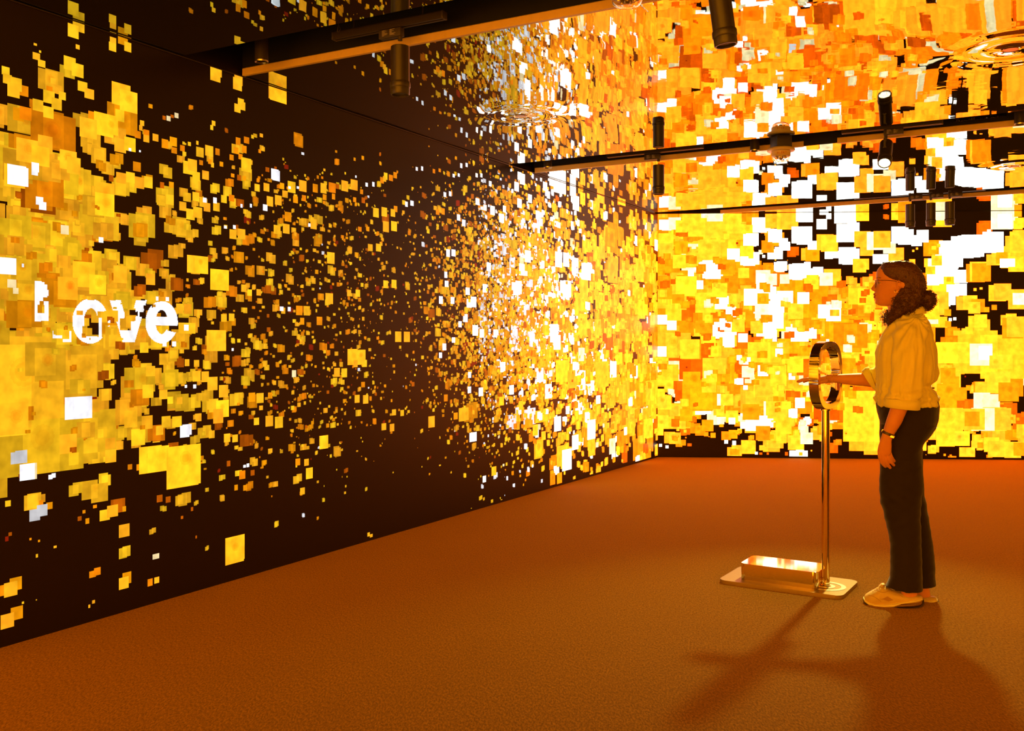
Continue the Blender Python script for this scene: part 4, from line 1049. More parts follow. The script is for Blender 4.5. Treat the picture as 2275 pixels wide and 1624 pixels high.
# near arm, hanging
loft(bd, [(1996, 724, 2048, 722, .150, .045), (1992, 760, 2040, 760, .172, .046), (1990, 820, 2034, 820, .190, .042), (1988, 866, 2030, 868, .200, .041), (1981, 890, 2024, 894, .205, .040), (1976.2, 911, 2014, 916, .208, .036),
          (1968.5, 935, 2003, 941, .210, .031), (1963.0, 953, 1990, 961, .212, .025), (1959.5, 965, 1983, 972, .212, .0215), (1955.6, 977, 1981, 981, .212, .019), (1951.0, 991, 1981.2, 992, .210, .0175),
          (1949.0, 1002, 1981, 1002, .208, .0165), (1951, 1009.5, 1979, 1009, .206, .0135), (1956, 1013, 1975, 1012.5, .205, .008)], 24, 2.3)
for pts, s_, r0 in (([(1954, 1003), (1955.2, 1017), (1960.5, 1029), (1967.2, 1036.5)], .214, .0094),
                    ([(1961.5, 1005), (1965, 1020), (1971.5, 1031.5), (1977.6, 1039.2)], .210, .0096),
                    ([(1969.5, 1005), (1974, 1017), (1980, 1026.5), (1986, 1033.6)], .205, .0090),
                    ([(1976.4, 1003), (1979.2, 1012), (1983.5, 1019.5), (1988.2, 1025.6)], .200, .0079)):
    chain(bd, [P(x, y, s_ - 0.004 * i * i) for i, (x, y) in enumerate(pts)], [r0 * 1.08, r0, r0 * .92, r0 * .78])
chain(bd, [P(1960, 983, .198), P(1957.5, 996, .182), P(1960, 1008, .176), P(1964.5, 1018, .174)], [.0125, .0112, .0098, .0082])
# far arm, stretched through the ring
loft(bd, [(1975, 740, 2030, 740, -.150, .045), (1960, 790, 2005, 795, -.180, .046), (1948, 828, 1984, 858, -.195, .046), (1940, 827, 1946, 862, -.195, .044), (1922, 828.5, 1925, 858.5, -.185, .037), (1898, 829.5, 1900, 856.5, -.172, .033),
          (1876, 830.6, 1877, 853.6, -.160, .029), (1858, 831.6, 1858, 850.5, -.150, .0265), (1848, 832, 1848, 850.5, -.145, .0275), (1838, 832.8, 1837, 851.6, -.140, .034), (1824, 834.6, 1823, 852.0, -.136, .040),
          (1812, 836.8, 1812, 851.2, -.133, .0415), (1805, 839.0, 1806, 850.0, -.132, .038), (1802, 841.5, 1803, 848.5, -.132, .030)], 24, 2.3)
for pts, s_, r0 in (([(1810, 844.5), (1796, 842.6), (1784.5, 844.6), (1775.0, 847.4)], -.102, .0086),
                    ([(1809, 844), (1794, 842.0), (1781.5, 844.2), (1771.8, 847.6)], -.122, .0090),
                    ([(1809, 844.2), (1796, 842.6), (1784, 844.8), (1775, 848.2)], -.142, .0086),
                    ([(1811, 845), (1801, 844.2), (1792, 846.2), (1785.5, 848.8)], -.160, .0074)):
    chain(bd, [P(x, y, s_) for (x, y) in pts], [r0 * 1.08, r0, r0 * .9, r0 * .76])
chain(bd, [P(1838, 845, -.112), P(1826, 848.5, -.094), P(1816, 849.5, -.086), P(1808, 849.8, -.083)], [.0120, .0105, .0092, .0076])
bme = remesh(bd, 0.0026, 5, 0.5)
tint = np.zeros((len(bme.vertices), 4), np.float32)
lip1, lip2 = P(1942.6, 654.0, 0), P(1943.0, 660.2, 0)
for i, v in enumerate(bme.vertices):
    c = Vector(SKINC)
    f, s_, z = ps(v.co)
    d1_ = v.co - lip1; d2_ = v.co - lip2
    m1 = (d1_.dot(FV) / .011) ** 2 + (d1_.dot(SV) / .023) ** 2 + (d1_.z / .0048) ** 2
    m2 = (d2_.dot(FV) / .011) ** 2 + (d2_.dot(SV) / .021) ** 2 + (d2_.z / .0060) ** 2
    if m1 < 1 or m2 < 1: c = Vector((0.34, 0.075, 0.045))
    if abs(v.co.z - (lip1.z + lip2.z) / 2) < 0.0010 and abs(s_) < .023 and d1_.dot(FV) > -.010: c = Vector((0.14, 0.03, 0.02))
    tint[i, :3] = c; tint[i, 3] = 1
at = bme.attributes.new('tint', 'FLOAT_COLOR', 'POINT'); at.data.foreach_set('color', tint.ravel())
body = put('body', bme, M_SKIN, person)
from mathutils.bvhtree import BVHTree
body_bvh = BVHTree.FromPolygons([v.co.copy() for v in bme.vertices], [tuple(p.vertices) for p in bme.polygons])

# --- eyes, brows
M_EYE = plain('eye_white', (0.34, 0.22, 0.14), 0.15, noise=0.03)
M_IRIS = plain('dark_iris', (0.03, 0.014, 0.008), 0.12, noise=0.1)
M_HAIR = plain('dark_curly_hair', (0.095, 0.030, 0.006), 0.42, noise=0.5, scale=170, bump=0.004)
for sg in (-1, 1):
    e = MB(); ball(e, P(1955.6, 627.8, sg * .032), .0108, .0112, .0100, 20)
    e = e.build('eye', M_EYE, person)
    ir = MB(); ball(ir, P(1951.9, 627.9, sg * .033), .0034, .0060, .0056, 14); ir.build('iris', M_IRIS, e)
    br = MB()
    pts = []
    for k in range(6):
        dr = (FV * (1 - .13 * k) + SV * sg * (.15 + .22 * k)).normalized()
        tgt = P(1957, 618.6 - 1.3 * math.sin(k / 5 * PI * .8), sg * (.014 + .0062 * k))
        h_, n_, _, _ = body_bvh.ray_cast(tgt + dr * .1, -dr)
        pts.append(h_ + n_ * .0004 if h_ is not None else tgt)
    br.tube(pts, [.0012, .0019, .0021, .0019, .0014, .0007], 8); br.build('eyebrow', M_HAIR, person)
    la = MB(); la.tube([P(1949.0 + .5 * k, 626.0 - .5 * math.sin(k / 4 * PI), sg * (.024 + .005 * k)) for k in range(5)], .0008, 6); la.build('eyelash', M_HAIR, person)

# --- hair: cap, bun, locks with corkscrew curls
hd = MB()
HC = [(1990, 579.0, 2010, 579.2, .014), (1975, 581, 2020, 581, .042), (1964, 584.5, 2028, 584.4, .060), (1957.5, 589.5, 2036, 590, .071), (1956, 596, 2043, 597, .0785), (1957, 604, 2048, 605, .0820),
      (1959, 611, 2052, 612, .0835), (1965, 618, 2055, 618, .0840), (1976, 624, 2056.6, 625, .084), (1995, 631, 2057, 633, .0815), (1998, 641, 2055, 642, .0805), (2000, 650, 2052, 652, .080), (1998, 660, 2048, 662, .078), (2000, 672, 2042, 674, .074), (2008, 684, 2038, 684, .066)]
loft(hd, [(a, b_, c, d, 0.0, w_, 2.2 if c < 2015 else 3.0) for (a, b_, c, d, w_) in HC], 48, 3.0, 0.08)
ball(hd, P(2058.5, 666, 0), .040, .042, .044, 24)
loft(hd, [(2000, 640, 2040, 642, .062, .022), (1992, 655, 2048, 655, .066, .027), (1987, 668, 2047, 668, .070, .030), (1984.5, 682, 2040, 680, .074, .032), (1978, 694, 2020, 692, .080, .032), (1974, 706, 2002, 702, .086, .028), (1971.5, 718, 1987, 714, .088, .020), (1973, 724, 1979, 722, .088, .008)], 22)
loft(hd, [(2000, 640, 2040, 642, -.062, .022), (1990, 655, 2044, 655, -.066, .027), (1984, 668, 2040, 668, -.070, .030), (1978, 682, 2030, 680, -.076, .030), (1970, 694, 2010, 692, -.082, .028), (1965, 706, 1992, 704, -.086, .022), (1963, 716, 1975, 714, -.088, .010)], 22)
hme = remesh(hd, 0.0032, 3, 0.5)
def hair_fn(co, n):
    f, s_, z = ps(co)
    crown = max(0.0, min(1.0, (z - 1.50) / 0.07))
    u = math.atan2(s_, f + 0.03) * 7
    wave = math.sin(z * 190 + 3 * mnoise.noise(co * 30)) * math.sin(u * 3 + 4 * mnoise.noise(co * 22))
    return 0.0024 * mnoise.noise(co * 60) * (1 - 0.6 * crown) + 0.0026 * wave * (1 - 0.75 * crown) + 0.0016 * mnoise.noise(Vector((u * 2.5, z * 9, s_ * 9)))
displace(hme, hair_fn)
cur = MB()
rc = random.Random(5)
def curl(c, dn, length, rad, turns, tr):
    dn = dn.normalized()
    a = dn.cross(Vector((0.3, 0.9, 0.1))).normalized(); b_ = dn.cross(a)
    ph = rc.uniform(0, 6.28); n = int(turns * 10)
    pts = [c + dn * (length * k / n) + (a * math.cos(ph + 2 * PI * turns * k / n) + b_ * math.sin(ph + 2 * PI * turns * k / n)) * rad * (0.7 + 0.4 * math.sin(k / n * PI)) for k in range(n + 1)]
    cur.tube(pts, tr, 5)
polys = list(hme.polygons)
made = 0
while made < 1000:
    p = rc.choice(polys)
    z = p.center.z; f, s_, _z = ps(p.center)
    if z > 1.50 and rc.random() < 0.55: continue
    if z > 1.60 and rc.random() < 0.6: continue
    if f > 0.045 and z > 1.52: continue
    back = Vector((0, 0, -1)) - FV * (0.9 if z > 1.52 else 0.1)
    tang = (back - p.normal * back.dot(p.normal)).normalized()
    outw = 0.05 if z > 1.55 else (0.25 if z > 1.50 else 0.5)
    small = z > 1.55
    curl(p.center - p.normal * (0.0012 if small else 0.0), tang + p.normal * outw + Vector((rc.uniform(-.3, .3), rc.uniform(-.3, .3), 0)), rc.uniform(.012, .028), rc.uniform(.0018, .0030) if small else rc.uniform(.0030, .0056), rc.uniform(1.2, 2.6), rc.uniform(.0008, .0014))
    made += 1
for _ in range(95):          # fly-away ends of the locks
    sd = rc.choice((1, 1, -1))
    x, y = (rc.uniform(1969, 1990), rc.uniform(692, 716)) if sd > 0 else (rc.uniform(1957, 1974), rc.uniform(684, 710))
    curl(P(x, y, sd * rc.uniform(.07, .10)), FV * rc.uniform(.1, .6) + Vector((0, 0, -1)), rc.uniform(.014, .028), rc.uniform(.0036, .0062), rc.uniform(1.2, 2.6), .0009)
for _ in range(110):
    a, b_ = rc.uniform(0, 2 * PI), rc.uniform(-0.9, 0.9)
    d = (-FV * math.cos(a) * math.cos(b_) + Vector((0, 0, math.sin(a) * math.cos(b_))) + SV * math.sin(b_)).normalized()
    curl(P(2058.5, 666, 0) + d * 0.037, d + Vector((0, 0, -.5)), rc.uniform(.008, .020), rc.uniform(.003, .005), rc.uniform(1.2, 2.4), .0010)
cur.bm.from_mesh(hme)
hair = cur.build('hair', M_HAIR, person, smooth_angle=80)

# --- glasses
M_FRAME = plain('dark_wire', (0.03, 0.015, 0.01), 0.3, 0.6, noise=0.1)
gl = MB()
for sg in (-1, 1):
    c = P(1943.9, 630.2, sg * .034)
    tiltv = (FV * 0.06 + Vector((0, 0, 1))).normalized()
    pts = [c + tiltv * (.0205 * math.sin(2 * PI * k / 28)) + SV * (.0245 * math.cos(2 * PI * k / 28)) - FV * (0.004 * abs(math.cos(2 * PI * k / 28))) for k in range(29)]
    gl.tube(pts, .0012, 7, caps=False)
    gl.tube([P(1946.0, 623.4, sg * .058), P(1950, 622.8, sg * .066), P(1968, 622.8, sg * .0735), P(1988, 624.0, sg * .0775), P(1998, 628, sg * .0775)], .0012, 7)
gl.tube([P(1943.2, 628, -.010), P(1941.8, 627, 0), P(1943.2, 628, .010)], .0012, 7)
gl = gl.build('glasses', M_FRAME, person)
for sg in (-1, 1):
    c = P(1943.9, 630.2, sg * .034)
    g2 = MB()
    ball(g2, c, .0006, .0232, .0193, 20)
    g2.build('lens', glass('spectacle_lens', (1, 1, 1), 0.0, 1.06), gl)
# earring, watch, bracelets
M_GOLD = plain('gold', (0.85, 0.58, 0.22), 0.18, 1.0, noise=0.04)
er = MB(); c = P(1990, 647.5, .0800)
er.tube([c + FV * .0062 * math.cos(2 * PI * k / 20) + Vector((0, 0, .0072 * math.sin(2 * PI * k / 20))) for k in range(21)], .0011, 7, caps=False)
er.build('earring', M_GOLD, person)
def band(mb, a, b_, s_, w_, hw, th, n=36):
    """flat strap round a limb whose outline runs a-b"""
    pa, pb = P(a[0], a[1], s_), P(b_[0], b_[1], s_)
    c = (pa + pb) / 2; ax = (pa - pb) / 2; up = ax.normalized().cross(SV).normalized()
    rows = [[], [], [], []]
    for k in range(n):
        t = 2 * PI * k / n
        d = ax * math.cos(t) + SV * (w_ * math.sin(t))
        dn = d.normalized()
        rows[0].append(mb.bm.verts.new(c + d - up * hw)); rows[1].append(mb.bm.verts.new(c + d + dn * th - up * hw))
        rows[2].append(mb.bm.verts.new(c + d + dn * th + up * hw)); rows[3].append(mb.bm.verts.new(c + d + up * hw))
    for i in range(4):
        a_, b2 = rows[i], rows[(i + 1) % 4]
        for k in range(n): mb.bm.faces.new((a_[k], a_[(k + 1) % n], b2[(k + 1) % n], b2[k]))
wt = MB(); band(wt, (1959.8, 957.5), (1986.2, 968.5), .212, .0255, .0062, .0022)
wt = wt.build('watch', plain('dark_leather', (0.05, 0.018, 0.010), 0.4, noise=0.2, scale=200), person)
cs = MB(); q = P(1982.5, 970.0, .232)
cs.box((0, 0, 0), (.020, .012, .016), bevel=.002)
cs = cs.build('watch_case', M_GOLD, wt); cs.location = q; cs.rotation_euler = (0.2, -0.4, math.atan2(FV.y, FV.x))
bk = MB(); bk.box((0, 0, 0), (.006, .010, .013), bevel=.001); bk = bk.build('buckle', M_GOLD, wt); bk.location = P(1960.5, 956.5, .216); bk.rotation_euler = (0, -0.4, math.atan2(FV.y, FV.x))
for (x0, y0, x1, y1, s_, w_) in ((1850.5, 830.2, 1848.5, 852.5, -.1455, .0300), (1838.0, 831.4, 1835.0, 853.0, -.140, .0362)):
    b1 = MB()
    pa, pb = P(x0, y0, s_), P(x1, y1, s_); c = (pa + pb) / 2; ax = (pa - pb) / 2
    for k in range(30):
        t = 2 * PI * k / 30
        bmesh.ops.create_icosphere(b1.bm, subdivisions=1, radius=.0017, matrix=Matrix.Translation(c + ax * math.cos(t) + SV * (w_ * math.sin(t)) + FV * .002 * math.sin(3 * t)))
    b1.tube([c + ax * math.cos(2 * PI * k / 30) + SV * (w_ * math.sin(2 * PI * k / 30)) + FV * .002 * math.sin(6 * PI * k / 30) for k in range(31)], .0007, 5, caps=False)
    b1.build('bracelet', M_GOLD, person)

# --- shirt
def cloth(name, col, scale, rough=0.85, weave=0.0006):
    m, nt, b = new_mat(name)
    b.inputs['Roughness'].default_value = rough
    b.inputs['Sheen Weight'].default_value = 0.25
    b.inputs['Specular IOR Level'].default_value = 0.2
    tc = nt.nodes.new('ShaderNodeTexCoord')
    n = nt.nodes.new('ShaderNodeTexNoise'); n.inputs['Scale'].default_value = 9; n.inputs['Detail'].default_value = 5
    nt.links.new(tc.outputs['Object'], n.inputs['Vector'])
    mx = nt.nodes.new('ShaderNodeMix'); mx.data_type = 'RGBA'
    mx.inputs[6].default_value = (*[c * 0.88 for c in col], 1); mx.inputs[7].default_value = (*[min(1, c * 1.1) for c in col], 1)
    nt.links.new(n.outputs['Fac'], mx.inputs[0]); nt.links.new(mx.outputs[2], b.inputs['Base Color'])
    wv = nt.nodes.new('ShaderNodeTexNoise'); wv.inputs['Scale'].default_value = scale; wv.inputs['Detail'].default_value = 2
    nt.links.new(tc.outputs['Object'], wv.inputs['Vector'])
    bp = nt.nodes.new('ShaderNodeBump'); bp.inputs['Distance'].default_value = weave
    nt.links.new(wv.outputs['Fac'], bp.inputs['Height']); nt.links.new(bp.outputs['Normal'], b.inputs['Normal'])
    return m
M_SHIRT = cloth('pale_linen', (0.97, 0.82, 0.12), 420)
sh = MB()
loft(sh, [(1984, 706, 2052, 696, 0, .072), (1979, 714, 2060, 706, 0, .120), (1970.5, 725, 2066.5, 718, 0, .160), (1959, 743, 2073, 740, 0, .180), (1948.8, 767, 2078, 764, 0, .190), (1944.2, 784, 2080.5, 784, 0, .192),
          (1943.6, 806, 2083, 806, 0, .190), (1946.4, 830, 2086, 828, 0, .182), (1946.8, 848, 2081.5, 846, 0, .172), (1946.4, 860, 2069, 858, 0, .166), (1945.2, 868, 2072, 865, 0, .166), (1943.2, 877, 2083.5, 874, 0, .170),
          (1941.6, 885, 2087.6, 884, 0, .173), (1942.2, 891, 2088.0, 893, 0, .173), (1947, 898, 2086, 901, 0, .170)], 44, 2.35)
loft(sh, [(2003, 704, 2052, 698, .085, .040), (1992, 716, 2062, 710, .130, .052), (1986, 735, 2064, 730, .158, .060), (1983, 756, 2062, 752, .176, .065), (1981, 785, 2057, 782, .192, .068), (1979.5, 815, 2053, 813, .202, .069),
          (1978, 846, 2050, 846, .208, .068), (1974, 866, 2049, 869, .209, .067), (1969, 880, 2045, 884, .209, .062), (1965.5, 886, 2042, 890, .209, .057)], 30, 2.3)
loft(sh, [(2000, 712, 2050, 708, -.120, .045), (1980, 735, 2050, 735, -.158, .058), (1962, 770, 2035, 780, -.182, .062), (1953, 800, 2000, 830, -.195, .060), (1945, 812, 1975, 862, -.197, .057), (1937, 817, 1956, 868, -.196, .053), (1931, 819, 1949, 866, -.194, .050)], 26, 2.3)
shm = remesh(sh, 0.0042, 6, 0.5)
sh_top = P(2000, 700, 0).z
def shirt_fn(co, n):
    f, s_, z = ps(co)
    th = math.atan2(s_, f)
    d = 0.0
    # hanging folds of the body
    d += 0.0090 * mnoise.noise(Vector((f * 24 + 3 * mnoise.noise(co * 5), s_ * 20, z * 3.2)))
    d += 0.0030 * mnoise.noise(Vector((f * 55, s_ * 50, z * 11)))
    # folds radiating from the shoulder gathers
    if s_ > 0.11:
        c = Vector((f + 0.055, z - 1.39))
        a = math.atan2(c.y, c.x)
        k = max(0.0, 1 - abs(c.length - 0.11) / 0.16)
        d += 0.0055 * k * math.sin(a * 17 + 2.5 * mnoise.noise(co * 9))
        # long vertical pleats down the sleeve
        if z < 1.34: d += 0.0055 * min(1, (1.34 - z) * 12) * (max(0.0, math.sin((f + 0.012 * mnoise.noise(co * 7)) * 150)) - 0.4) * (0.5 + 0.5 * mnoise.noise(Vector((f * 9, 0, z * 5))) + 0.3)
    # creases at the waist
    if z < 1.12: d += 0.0045 * (1.12 - z) / 0.13 * math.sin(z * 130 + f * 25 + 5 * mnoise.noise(co * 8))
    return d
displace(shm, shirt_fn)
shirt = put('shirt', shm, M_SHIRT, person)
# rolled cuffs
def cuff(rings, n=44, seed=0):
    mb = MB()
    loops = []
    for r in rings:
        a, b_ = P(r[0], r[1], r[4]), P(r[2], r[3], r[4]); c = (a + b_) / 2; ax = (a - b_) / 2
        lp = []
        for k in range(n):
            t = 2 * PI * k / n; cc, ss = math.cos(t), math.sin(t); q = (abs(cc) ** 2.3 + abs(ss) ** 2.3) ** (-1 / 2.3)
            p = c + ax * cc * q + SV * (r[5] * ss * q)
            p += (p - c).normalized() * 0.0035 * mnoise.noise(p * 38 + Vector((seed, 0, 0)))
            lp.append(mb.bm.verts.new(p))
        loops.append(lp)
    for a, b_ in zip(loops, loops[1:] + loops[:1]):
        for k in range(n): mb.bm.faces.new((a[k], a[(k + 1) % n], b_[(k + 1) % n], b_[k]))
    return mb.build('cuff', M_SHIRT, shirt, smooth_angle=60)
cuff([(1966, 884, 2041, 888, .209, .055), (1963.5, 885, 2045, 890, .209, .066), (1962.5, 893, 2046, 899, .209, .070), (1963.5, 902, 2044, 910.5, .209, .069), (1967, 904, 2040, 912, .209, .063), (1973, 898, 2034, 904, .209, .050), (1974, 888, 2034, 892, .209, .048)])
cuff([(1931, 819, 1949, 866, -.194, .048), (1930, 814, 1951, 871, -.194, .058), (1922, 816, 1946, 870, -.192, .060), (1914.5, 824, 1941, 866, -.190, .059), (1915.5, 828, 1939, 860, -.190, .050), (1922, 828, 1940, 856, -.192, .046), (1930, 826, 1945, 858, -.193, .045)], seed=3)
# collar, placket buttons, shoulder seam
co_ = MB(); n = 44
prof = []
for (x0, y0, x1, y1, w_) in ((1984, 709, 2050, 682, .066), (1982.5, 707, 2052.5, 679.5, .069), (1979.5, 710, 2055, 681.5, .074), (1976.5, 722, 2059, 695, .087), (1979, 723.5, 2056, 696.5, .083), (1983, 716, 2052, 689, .070)):
    a, b_ = P(x0, y0, 0), P(x1, y1, 0); c = (a + b_) / 2; ax = (a - b_) / 2
    lp = []
    for k in range(n):
        t = 0.34 + (2 * PI - 0.68) * k / (n - 1)
        p = c + ax * math.cos(t) + SV * (w_ * math.sin(t))
        p += Vector((0, 0, 0.004 * mnoise.noise(p * 25)))
        lp.append(co_.bm.verts.new(p))
    prof.append(lp)
for a, b_ in zip(prof, prof[1:] + prof[:1]):
    for k in range(n - 1): co_.bm.faces.new((a[k], a[k + 1], b_[k + 1], b_[k]))
co_.bm.faces.new([lp[0] for lp in prof]); co_.bm.faces.new([lp[-1] for lp in reversed(prof)])
co_.build('collar', M_SHIRT, shirt, smooth_angle=60)
M_BUTTON = plain('shell_button', (0.62, 0.48, 0.30), 0.3, noise=0.05)
from mathutils.bvhtree import BVHTree
bvh = BVHTree.FromPolygons([v.co.copy() for v in shm.vertices], [tuple(p.vertices) for p in shm.polygons])
for (x, y) in ((1958, 747), (1949.5, 769), (1946.5, 792), (1948, 816), (1950.5, 842), (1949, 868)):
    o0 = P(x, y, 0.045) + FV * 0.06
    hit, nr_, _, _ = bvh.ray_cast(o0 + SV * 0.0, -FV)
    if hit is None: continue
    m_ = MB(); m_.lathe([(0, 0.0), (0.0050, 0.0), (0.0056, 0.0012), (0.0050, 0.0022), (0, 0.0018)], 18)
    b = m_.build('button', M_BUTTON, shirt); b.location = hit - nr_ * 0.0006
    b.rotation_euler = Vector((0, 0, 1)).rotation_difference(nr_).to_euler()
sm2 = MB(); pts = []
for k in range(16):
    y = 704 + 48 * k / 15
    q_ = on_surface(2038 - 0.02 * (y - 704), y, bvh, .0003)
    if q_ is not None: pts.append(q_)
if len(pts) > 3: sm2.tube(pts, .0013, 6); sm2.build('shoulder_seam', M_SHIRT, shirt)

# --- trousers
M_TROU = cloth('dark_twill', (0.020, 0.010, 0.003), 500, 0.7)
tr = MB()
loft(tr, [(1946, 880, 2080, 880, 0, .150), (1945, 892, 2085, 892, 0, .158), (1946.2, 904, 2087.4, 902, 0, .164), (1949.5, 918, 2087.6, 917, 0, .168), (1954, 932, 2086, 934, 0, .170), (1953.6, 952, 2080.5, 953, 0, .171), (1953.5, 968, 2069, 968, 0, .168), (1955, 985, 2054, 984, 0, .160)], 44, 2.4)
loft(tr, [(1954, 940, 2080, 945, .085, .080), (1954, 970, 2064, 968, .087, .082), (1953.5, 990, 2051, 990, .088, .082), (1954, 1014, 2047.4, 1014, .089, .081), (1955, 1033, 2050.0, 1028, .089, .080), (1954.2, 1062, 2051.6, 1062, .089, .078), (1953.4, 1080, 2053.6, 1077, .089, .077),
          (1953.6, 1097, 2050.0, 1095, .089, .076), (1956.6, 1117, 2047, 1117, .089, .074), (1963, 1141, 2045, 1141, .089, .072), (1969, 1165, 2045.5, 1165, .089, .071), (1974.5, 1188, 2046.5, 1188, .089, .070), (1978, 1205, 2047, 1205, .089, .070),
          (1978, 1240, 2048, 1240, .089, .071), (1977.4, 1278, 2049.4, 1280, .089, .073), (1971, 1292, 2050, 1302, .089, .075), (1966, 1301, 2050.6, 1314, .089, .076)], 36, 2.4)
loft(tr, [(1962, 945, 2066, 950, -.080, .080), (1960, 990, 2050, 990, -.086, .080), (1962, 1060, 2050, 1060, -.087, .076), (1968, 1100, 2054, 1100, -.087, .074), (1976, 1130, 2060.5, 1133, -.087, .071), (1986, 1175, 2067, 1175, -.087, .069),
          (1994, 1216, 2073.6, 1216, -.087, .069), (1999, 1262, 2079, 1263, -.087, .071), (1997, 1282, 2078.4, 1284, -.087, .073), (1992, 1296, 2081.5, 1302, -.087, .075)], 32, 2.4)
trm = remesh(tr, 0.0045, 5, 0.5)
def tr_fn(co, n):
    f, s_, z = ps(co)
    d = 0.0032 * mnoise.noise(Vector((f * 16, s_ * 14, z * 4)))
    d += 0.0017 * mnoise.noise(Vector((f * 30 + z * 30, s_ * 20, z * 18 - f * 14)))
    # drag lines round the knee and seat
    for zc, a in ((0.73, 0.6), (0.52, -0.7), (0.44, 0.55)):
        w_ = math.exp(-((z - zc) / 0.07) ** 2)
        d += 0.0014 * w_ * math.sin((z + a * f) * 95 + 2 * mnoise.noise(co * 9))
    # crease down the front of the shin
    if z < 0.42 and s_ > 0: d += 0.004 * min(1, (0.42 - z) * 5) * math.exp(-((f + 0.010) / 0.013) ** 2)
    return d
displace(trm, tr_fn)
trousers = put('trousers', trm, M_TROU, person)

# --- shoes
M_SHOE = plain('pale_shoe_leather', (0.70, 0.50, 0.12), 0.45, noise=0.05, scale=60, bump=0.001)
M_SOLE = plain('cream_midsole', (0.95, 0.82, 0.30), 0.5, noise=0.04)
M_OUT = plain('dark_outsole', (0.06, 0.035, 0.025), 0.5, noise=0.1)
M_PATCH = plain('tan_patch', (0.50, 0.28, 0.06), 0.6, noise=0.06)
M_HEEL = plain('smoky_heel_window', (0.20, 0.10, 0.05), 0.2, noise=0.1)
def make_shoe(shift_f, s_):
    def Q(mb): return mb
    def shift(o_):
        o_.location = Vector(o_.location) + FV * shift_f
    S0 = s_
    up = MB()
    loft(up, [(1919.5, 1325, 1919.5, 1333, S0, .010), (1923, 1320, 1923, 1338, S0, .027), (1932, 1314.5, 1932, 1342, S0, .040), (1944, 1308.5, 1944, 1343, S0, .046), (1954, 1302.5, 1954, 1343, S0, .046), (1959, 1299, 1960, 1343, S0, .043),
              (1970, 1304.5, 1970, 1343, S0, .040), (1985, 1311, 1985, 1343, S0, .036), (2003, 1317, 2003, 1343, S0, .034), (2020, 1320, 2020, 1342, S0, .034), (2034, 1321.5, 2034, 1341, S0, .033), (2044, 1322.5, 2045, 1339, S0, .027), (2049.5, 1326, 2049, 1336, S0, .014)], 28, 2.3)
    um = remesh(up, 0.0030, 4, 0.5)
    o_ = put('shoe', um, M_SHOE, person); shift(o_)
    tg = MB(); loft(tg, [(1952, 1301, 1964, 1305, S0, .020), (1957, 1296.5, 1966, 1300, S0, .021), (1960.5, 1295.8, 1965.5, 1298, S0, .019)], 18, 2.2)
    tg.build('tongue', M_SHOE, o_, smooth_angle=60)
    so = MB()
    loft(so, [(1918, 1326, 1918, 1331, S0, .014), (1921.5, 1328, 1921.5, 1336, S0, .030), (1930, 1332.5, 1930, 1341, S0, .042), (1945, 1337, 1945, 1344, S0, .0495), (1965, 1338, 1965, 1346, S0, .0485), (1985, 1336, 1986, 1346.6, S0, .0435), (2003, 1333.5, 2003, 1339, S0, .0415),
              (2020, 1331, 2020, 1337, S0, .0415), (2034, 1328.5, 2034, 1335, S0, .040), (2044, 1327, 2044, 1333, S0, .034), (2050, 1328, 2050, 1332, S0, .020)], 28, 2.6)
    so.build('midsole', M_SOLE, o_, smooth_angle=50)
    ou = MB()
    loft(ou, [(1917, 1326.5, 1917.2, 1333, S0, .010), (1920, 1334, 1920, 1339, S0, .027), (1930, 1340.2, 1930, 1343.6, S0, .040), (1945, 1343.4, 1945, 1346.3, S0, .047), (1965, 1345.4, 1965, 1347.6, S0, .045), (1990, 1346, 1990, 1348.3, S0, .040), (2020, 1345.8, 2020, 1348.6, S0, .038),
              (2040, 1344, 2040, 1348.0, S0, .036), (2048, 1340, 2049, 1346, S0, .028), (2052.5, 1331, 2053, 1341, S0, .018)], 28, 2.6)
    ou.build('outsole', M_OUT, o_, smooth_angle=50)
    hw = MB()
    loft(hw, [(1990, 1338.5, 1988, 1346.5, S0, .037), (2004, 1338, 2004, 1346.4, S0, .037), (2030, 1335, 2030, 1346, S0, .036), (2044, 1332, 2045, 1344, S0, .030), (2049, 1331.5, 2050, 1341, S0, .018)], 24, 2.6)
    hw.build('heel_unit', M_HEEL, o_, smooth_angle=50)
    bv = BVHTree.FromPolygons([v.co.copy() for v in um.vertices], [tuple(p.vertices) for p in um.polygons])
    pt = MB()
    quad = [(1959, 1331), (1972, 1325), (1985, 1333.0), (1974, 1336)]
    vs = []
    N_ = 7
    for i in range(N_):
        row = []
        for j in range(N_):
            u, v_ = i / (N_ - 1), j / (N_ - 1)
            x = (quad[0][0] * (1 - u) + quad[1][0] * u) * (1 - v_) + (quad[3][0] * (1 - u) + quad[2][0] * u) * v_
            y = (quad[0][1] * (1 - u) + quad[1][1] * u) * (1 - v_) + (quad[3][1] * (1 - u) + quad[2][1] * u) * v_
            q_ = on_surface(x, y, bv, .0010)
            row.append(pt.bm.verts.new(q_ if q_ is not None else P(x, y, S0 + .04)))
        vs.append(row)
    for i in range(N_ - 1):
        for j in range(N_ - 1): pt.bm.faces.new((vs[i][j], vs[i + 1][j], vs[i + 1][j + 1], vs[i][j + 1]))
    pt.build('side_patch', M_PATCH, o_)
    ln = MB()
    for (xa, ya, xb, yb, bow) in ((1945, 1309.5, 1975, 1312.5, 5.0), (1929, 1322, 1958, 1337, -3.0), (1975, 1313, 2006, 1327, -2.0)):
        pts = []
        for k in range(12):
            t = k / 11
            q_ = on_surface(xa + (xb - xa) * t, ya + (yb - ya) * t + bow * math.sin(t * PI), bv, .0002)
            if q_ is not None: pts.append(q_)
        if len(pts) > 3: ln.tube(pts, .0011, 5)
    ln.build('stitching', M_PATCH, o_)
    lc_ = MB()
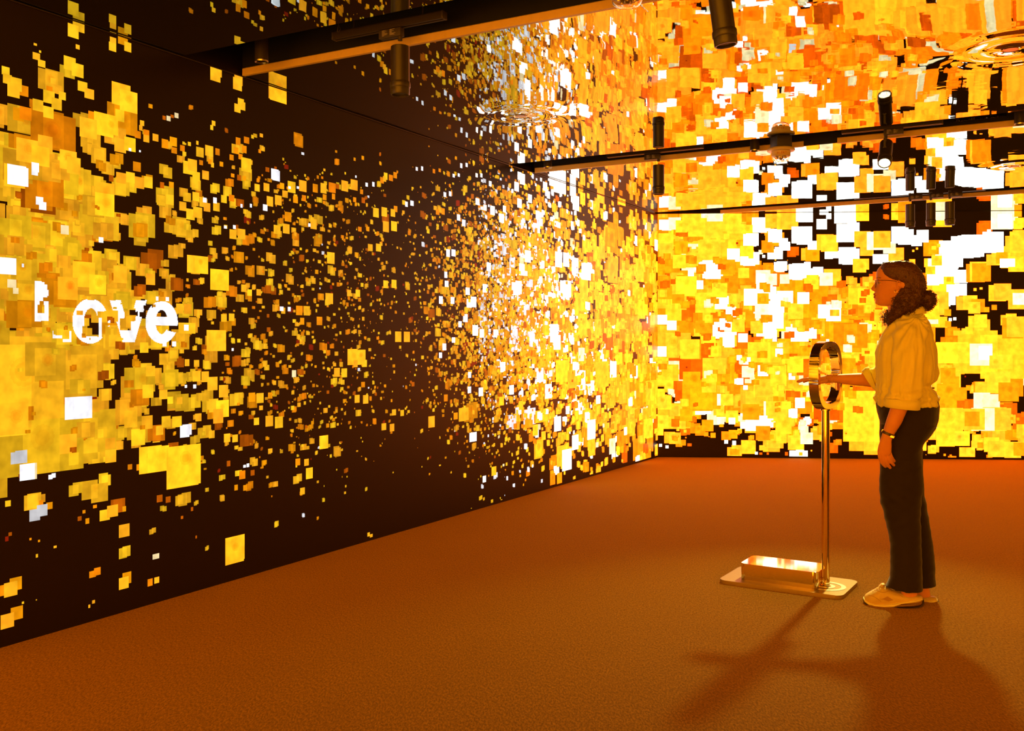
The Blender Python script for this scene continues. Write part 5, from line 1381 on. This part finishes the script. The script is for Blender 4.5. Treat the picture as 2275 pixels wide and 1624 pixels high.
    for k in range(4):
        y = 1311 - 3.1 * k; x = 1940 + 4.6 * k
        lc_.tube([P(x + 1.5 * math.cos(q * .6), y + 1.0 + 0.9 * abs(q - 4) * .6, S0 - .022 + .0055 * q) for q in range(9)], .0021, 6)
    lc_.build('laces', M_SHOE, o_)
    return o_
make_shoe(0.0, .090)
make_shoe(-0.066, -.078)

# thigh pocket with its flap, front pocket seam and hems
tbv = BVHTree.FromPolygons([v.co.copy() for v in trm.vertices], [tuple(p.vertices) for p in trm.polygons])
def sewn_panel(name, fn, nu_, nv_, lift):
    """a cloth panel lying on the trousers: fn(u, v) gives drawing coordinates"""
    mb = MB(); g1, g0 = [], []
    for i in range(nu_):
        r1, r0 = [], []
        for j in range(nv_):
            x, y = fn(i / (nu_ - 1), j / (nv_ - 1))
            a = on_surface(x, y, tbv, lift * (0.15 + 0.85 * j / (nv_ - 1))); b_ = on_surface(x, y, tbv, -0.001)
            if a is None: a = P(x, y, .12); b_ = P(x, y, .117)
            r1.append(mb.bm.verts.new(a)); r0.append(mb.bm.verts.new(b_))
        g1.append(r1); g0.append(r0)
    for i in range(nu_ - 1):
        for j in range(nv_ - 1):
            mb.bm.faces.new((g1[i][j], g1[i + 1][j], g1[i + 1][j + 1], g1[i][j + 1]))
            mb.bm.faces.new((g0[i][j + 1], g0[i + 1][j + 1], g0[i + 1][j], g0[i][j]))
    for i in range(nu_ - 1):
        for j in (0, nv_ - 1): mb.bm.faces.new((g1[i][j], g0[i][j], g0[i + 1][j], g1[i + 1][j]))
    for j in range(nv_ - 1):
        for i in (0, nu_ - 1): mb.bm.faces.new((g1[i][j], g1[i][j + 1], g0[i][j + 1], g0[i][j]))
    return mb.build(name, M_TROU, trousers, smooth_angle=50)
sewn_panel('pocket_flap', lambda u, v: (1960 + 85 * u, 1026 + (14 + 11 * math.sin(u * PI)) * v + 1.5 * math.sin(u * 7)), 26, 8, 0.0042)
sewn_panel('thigh_pocket', lambda u, v: (1958 + 50 * u, 1046 + 60 * v + 4 * u * v), 16, 18, 0.0022)
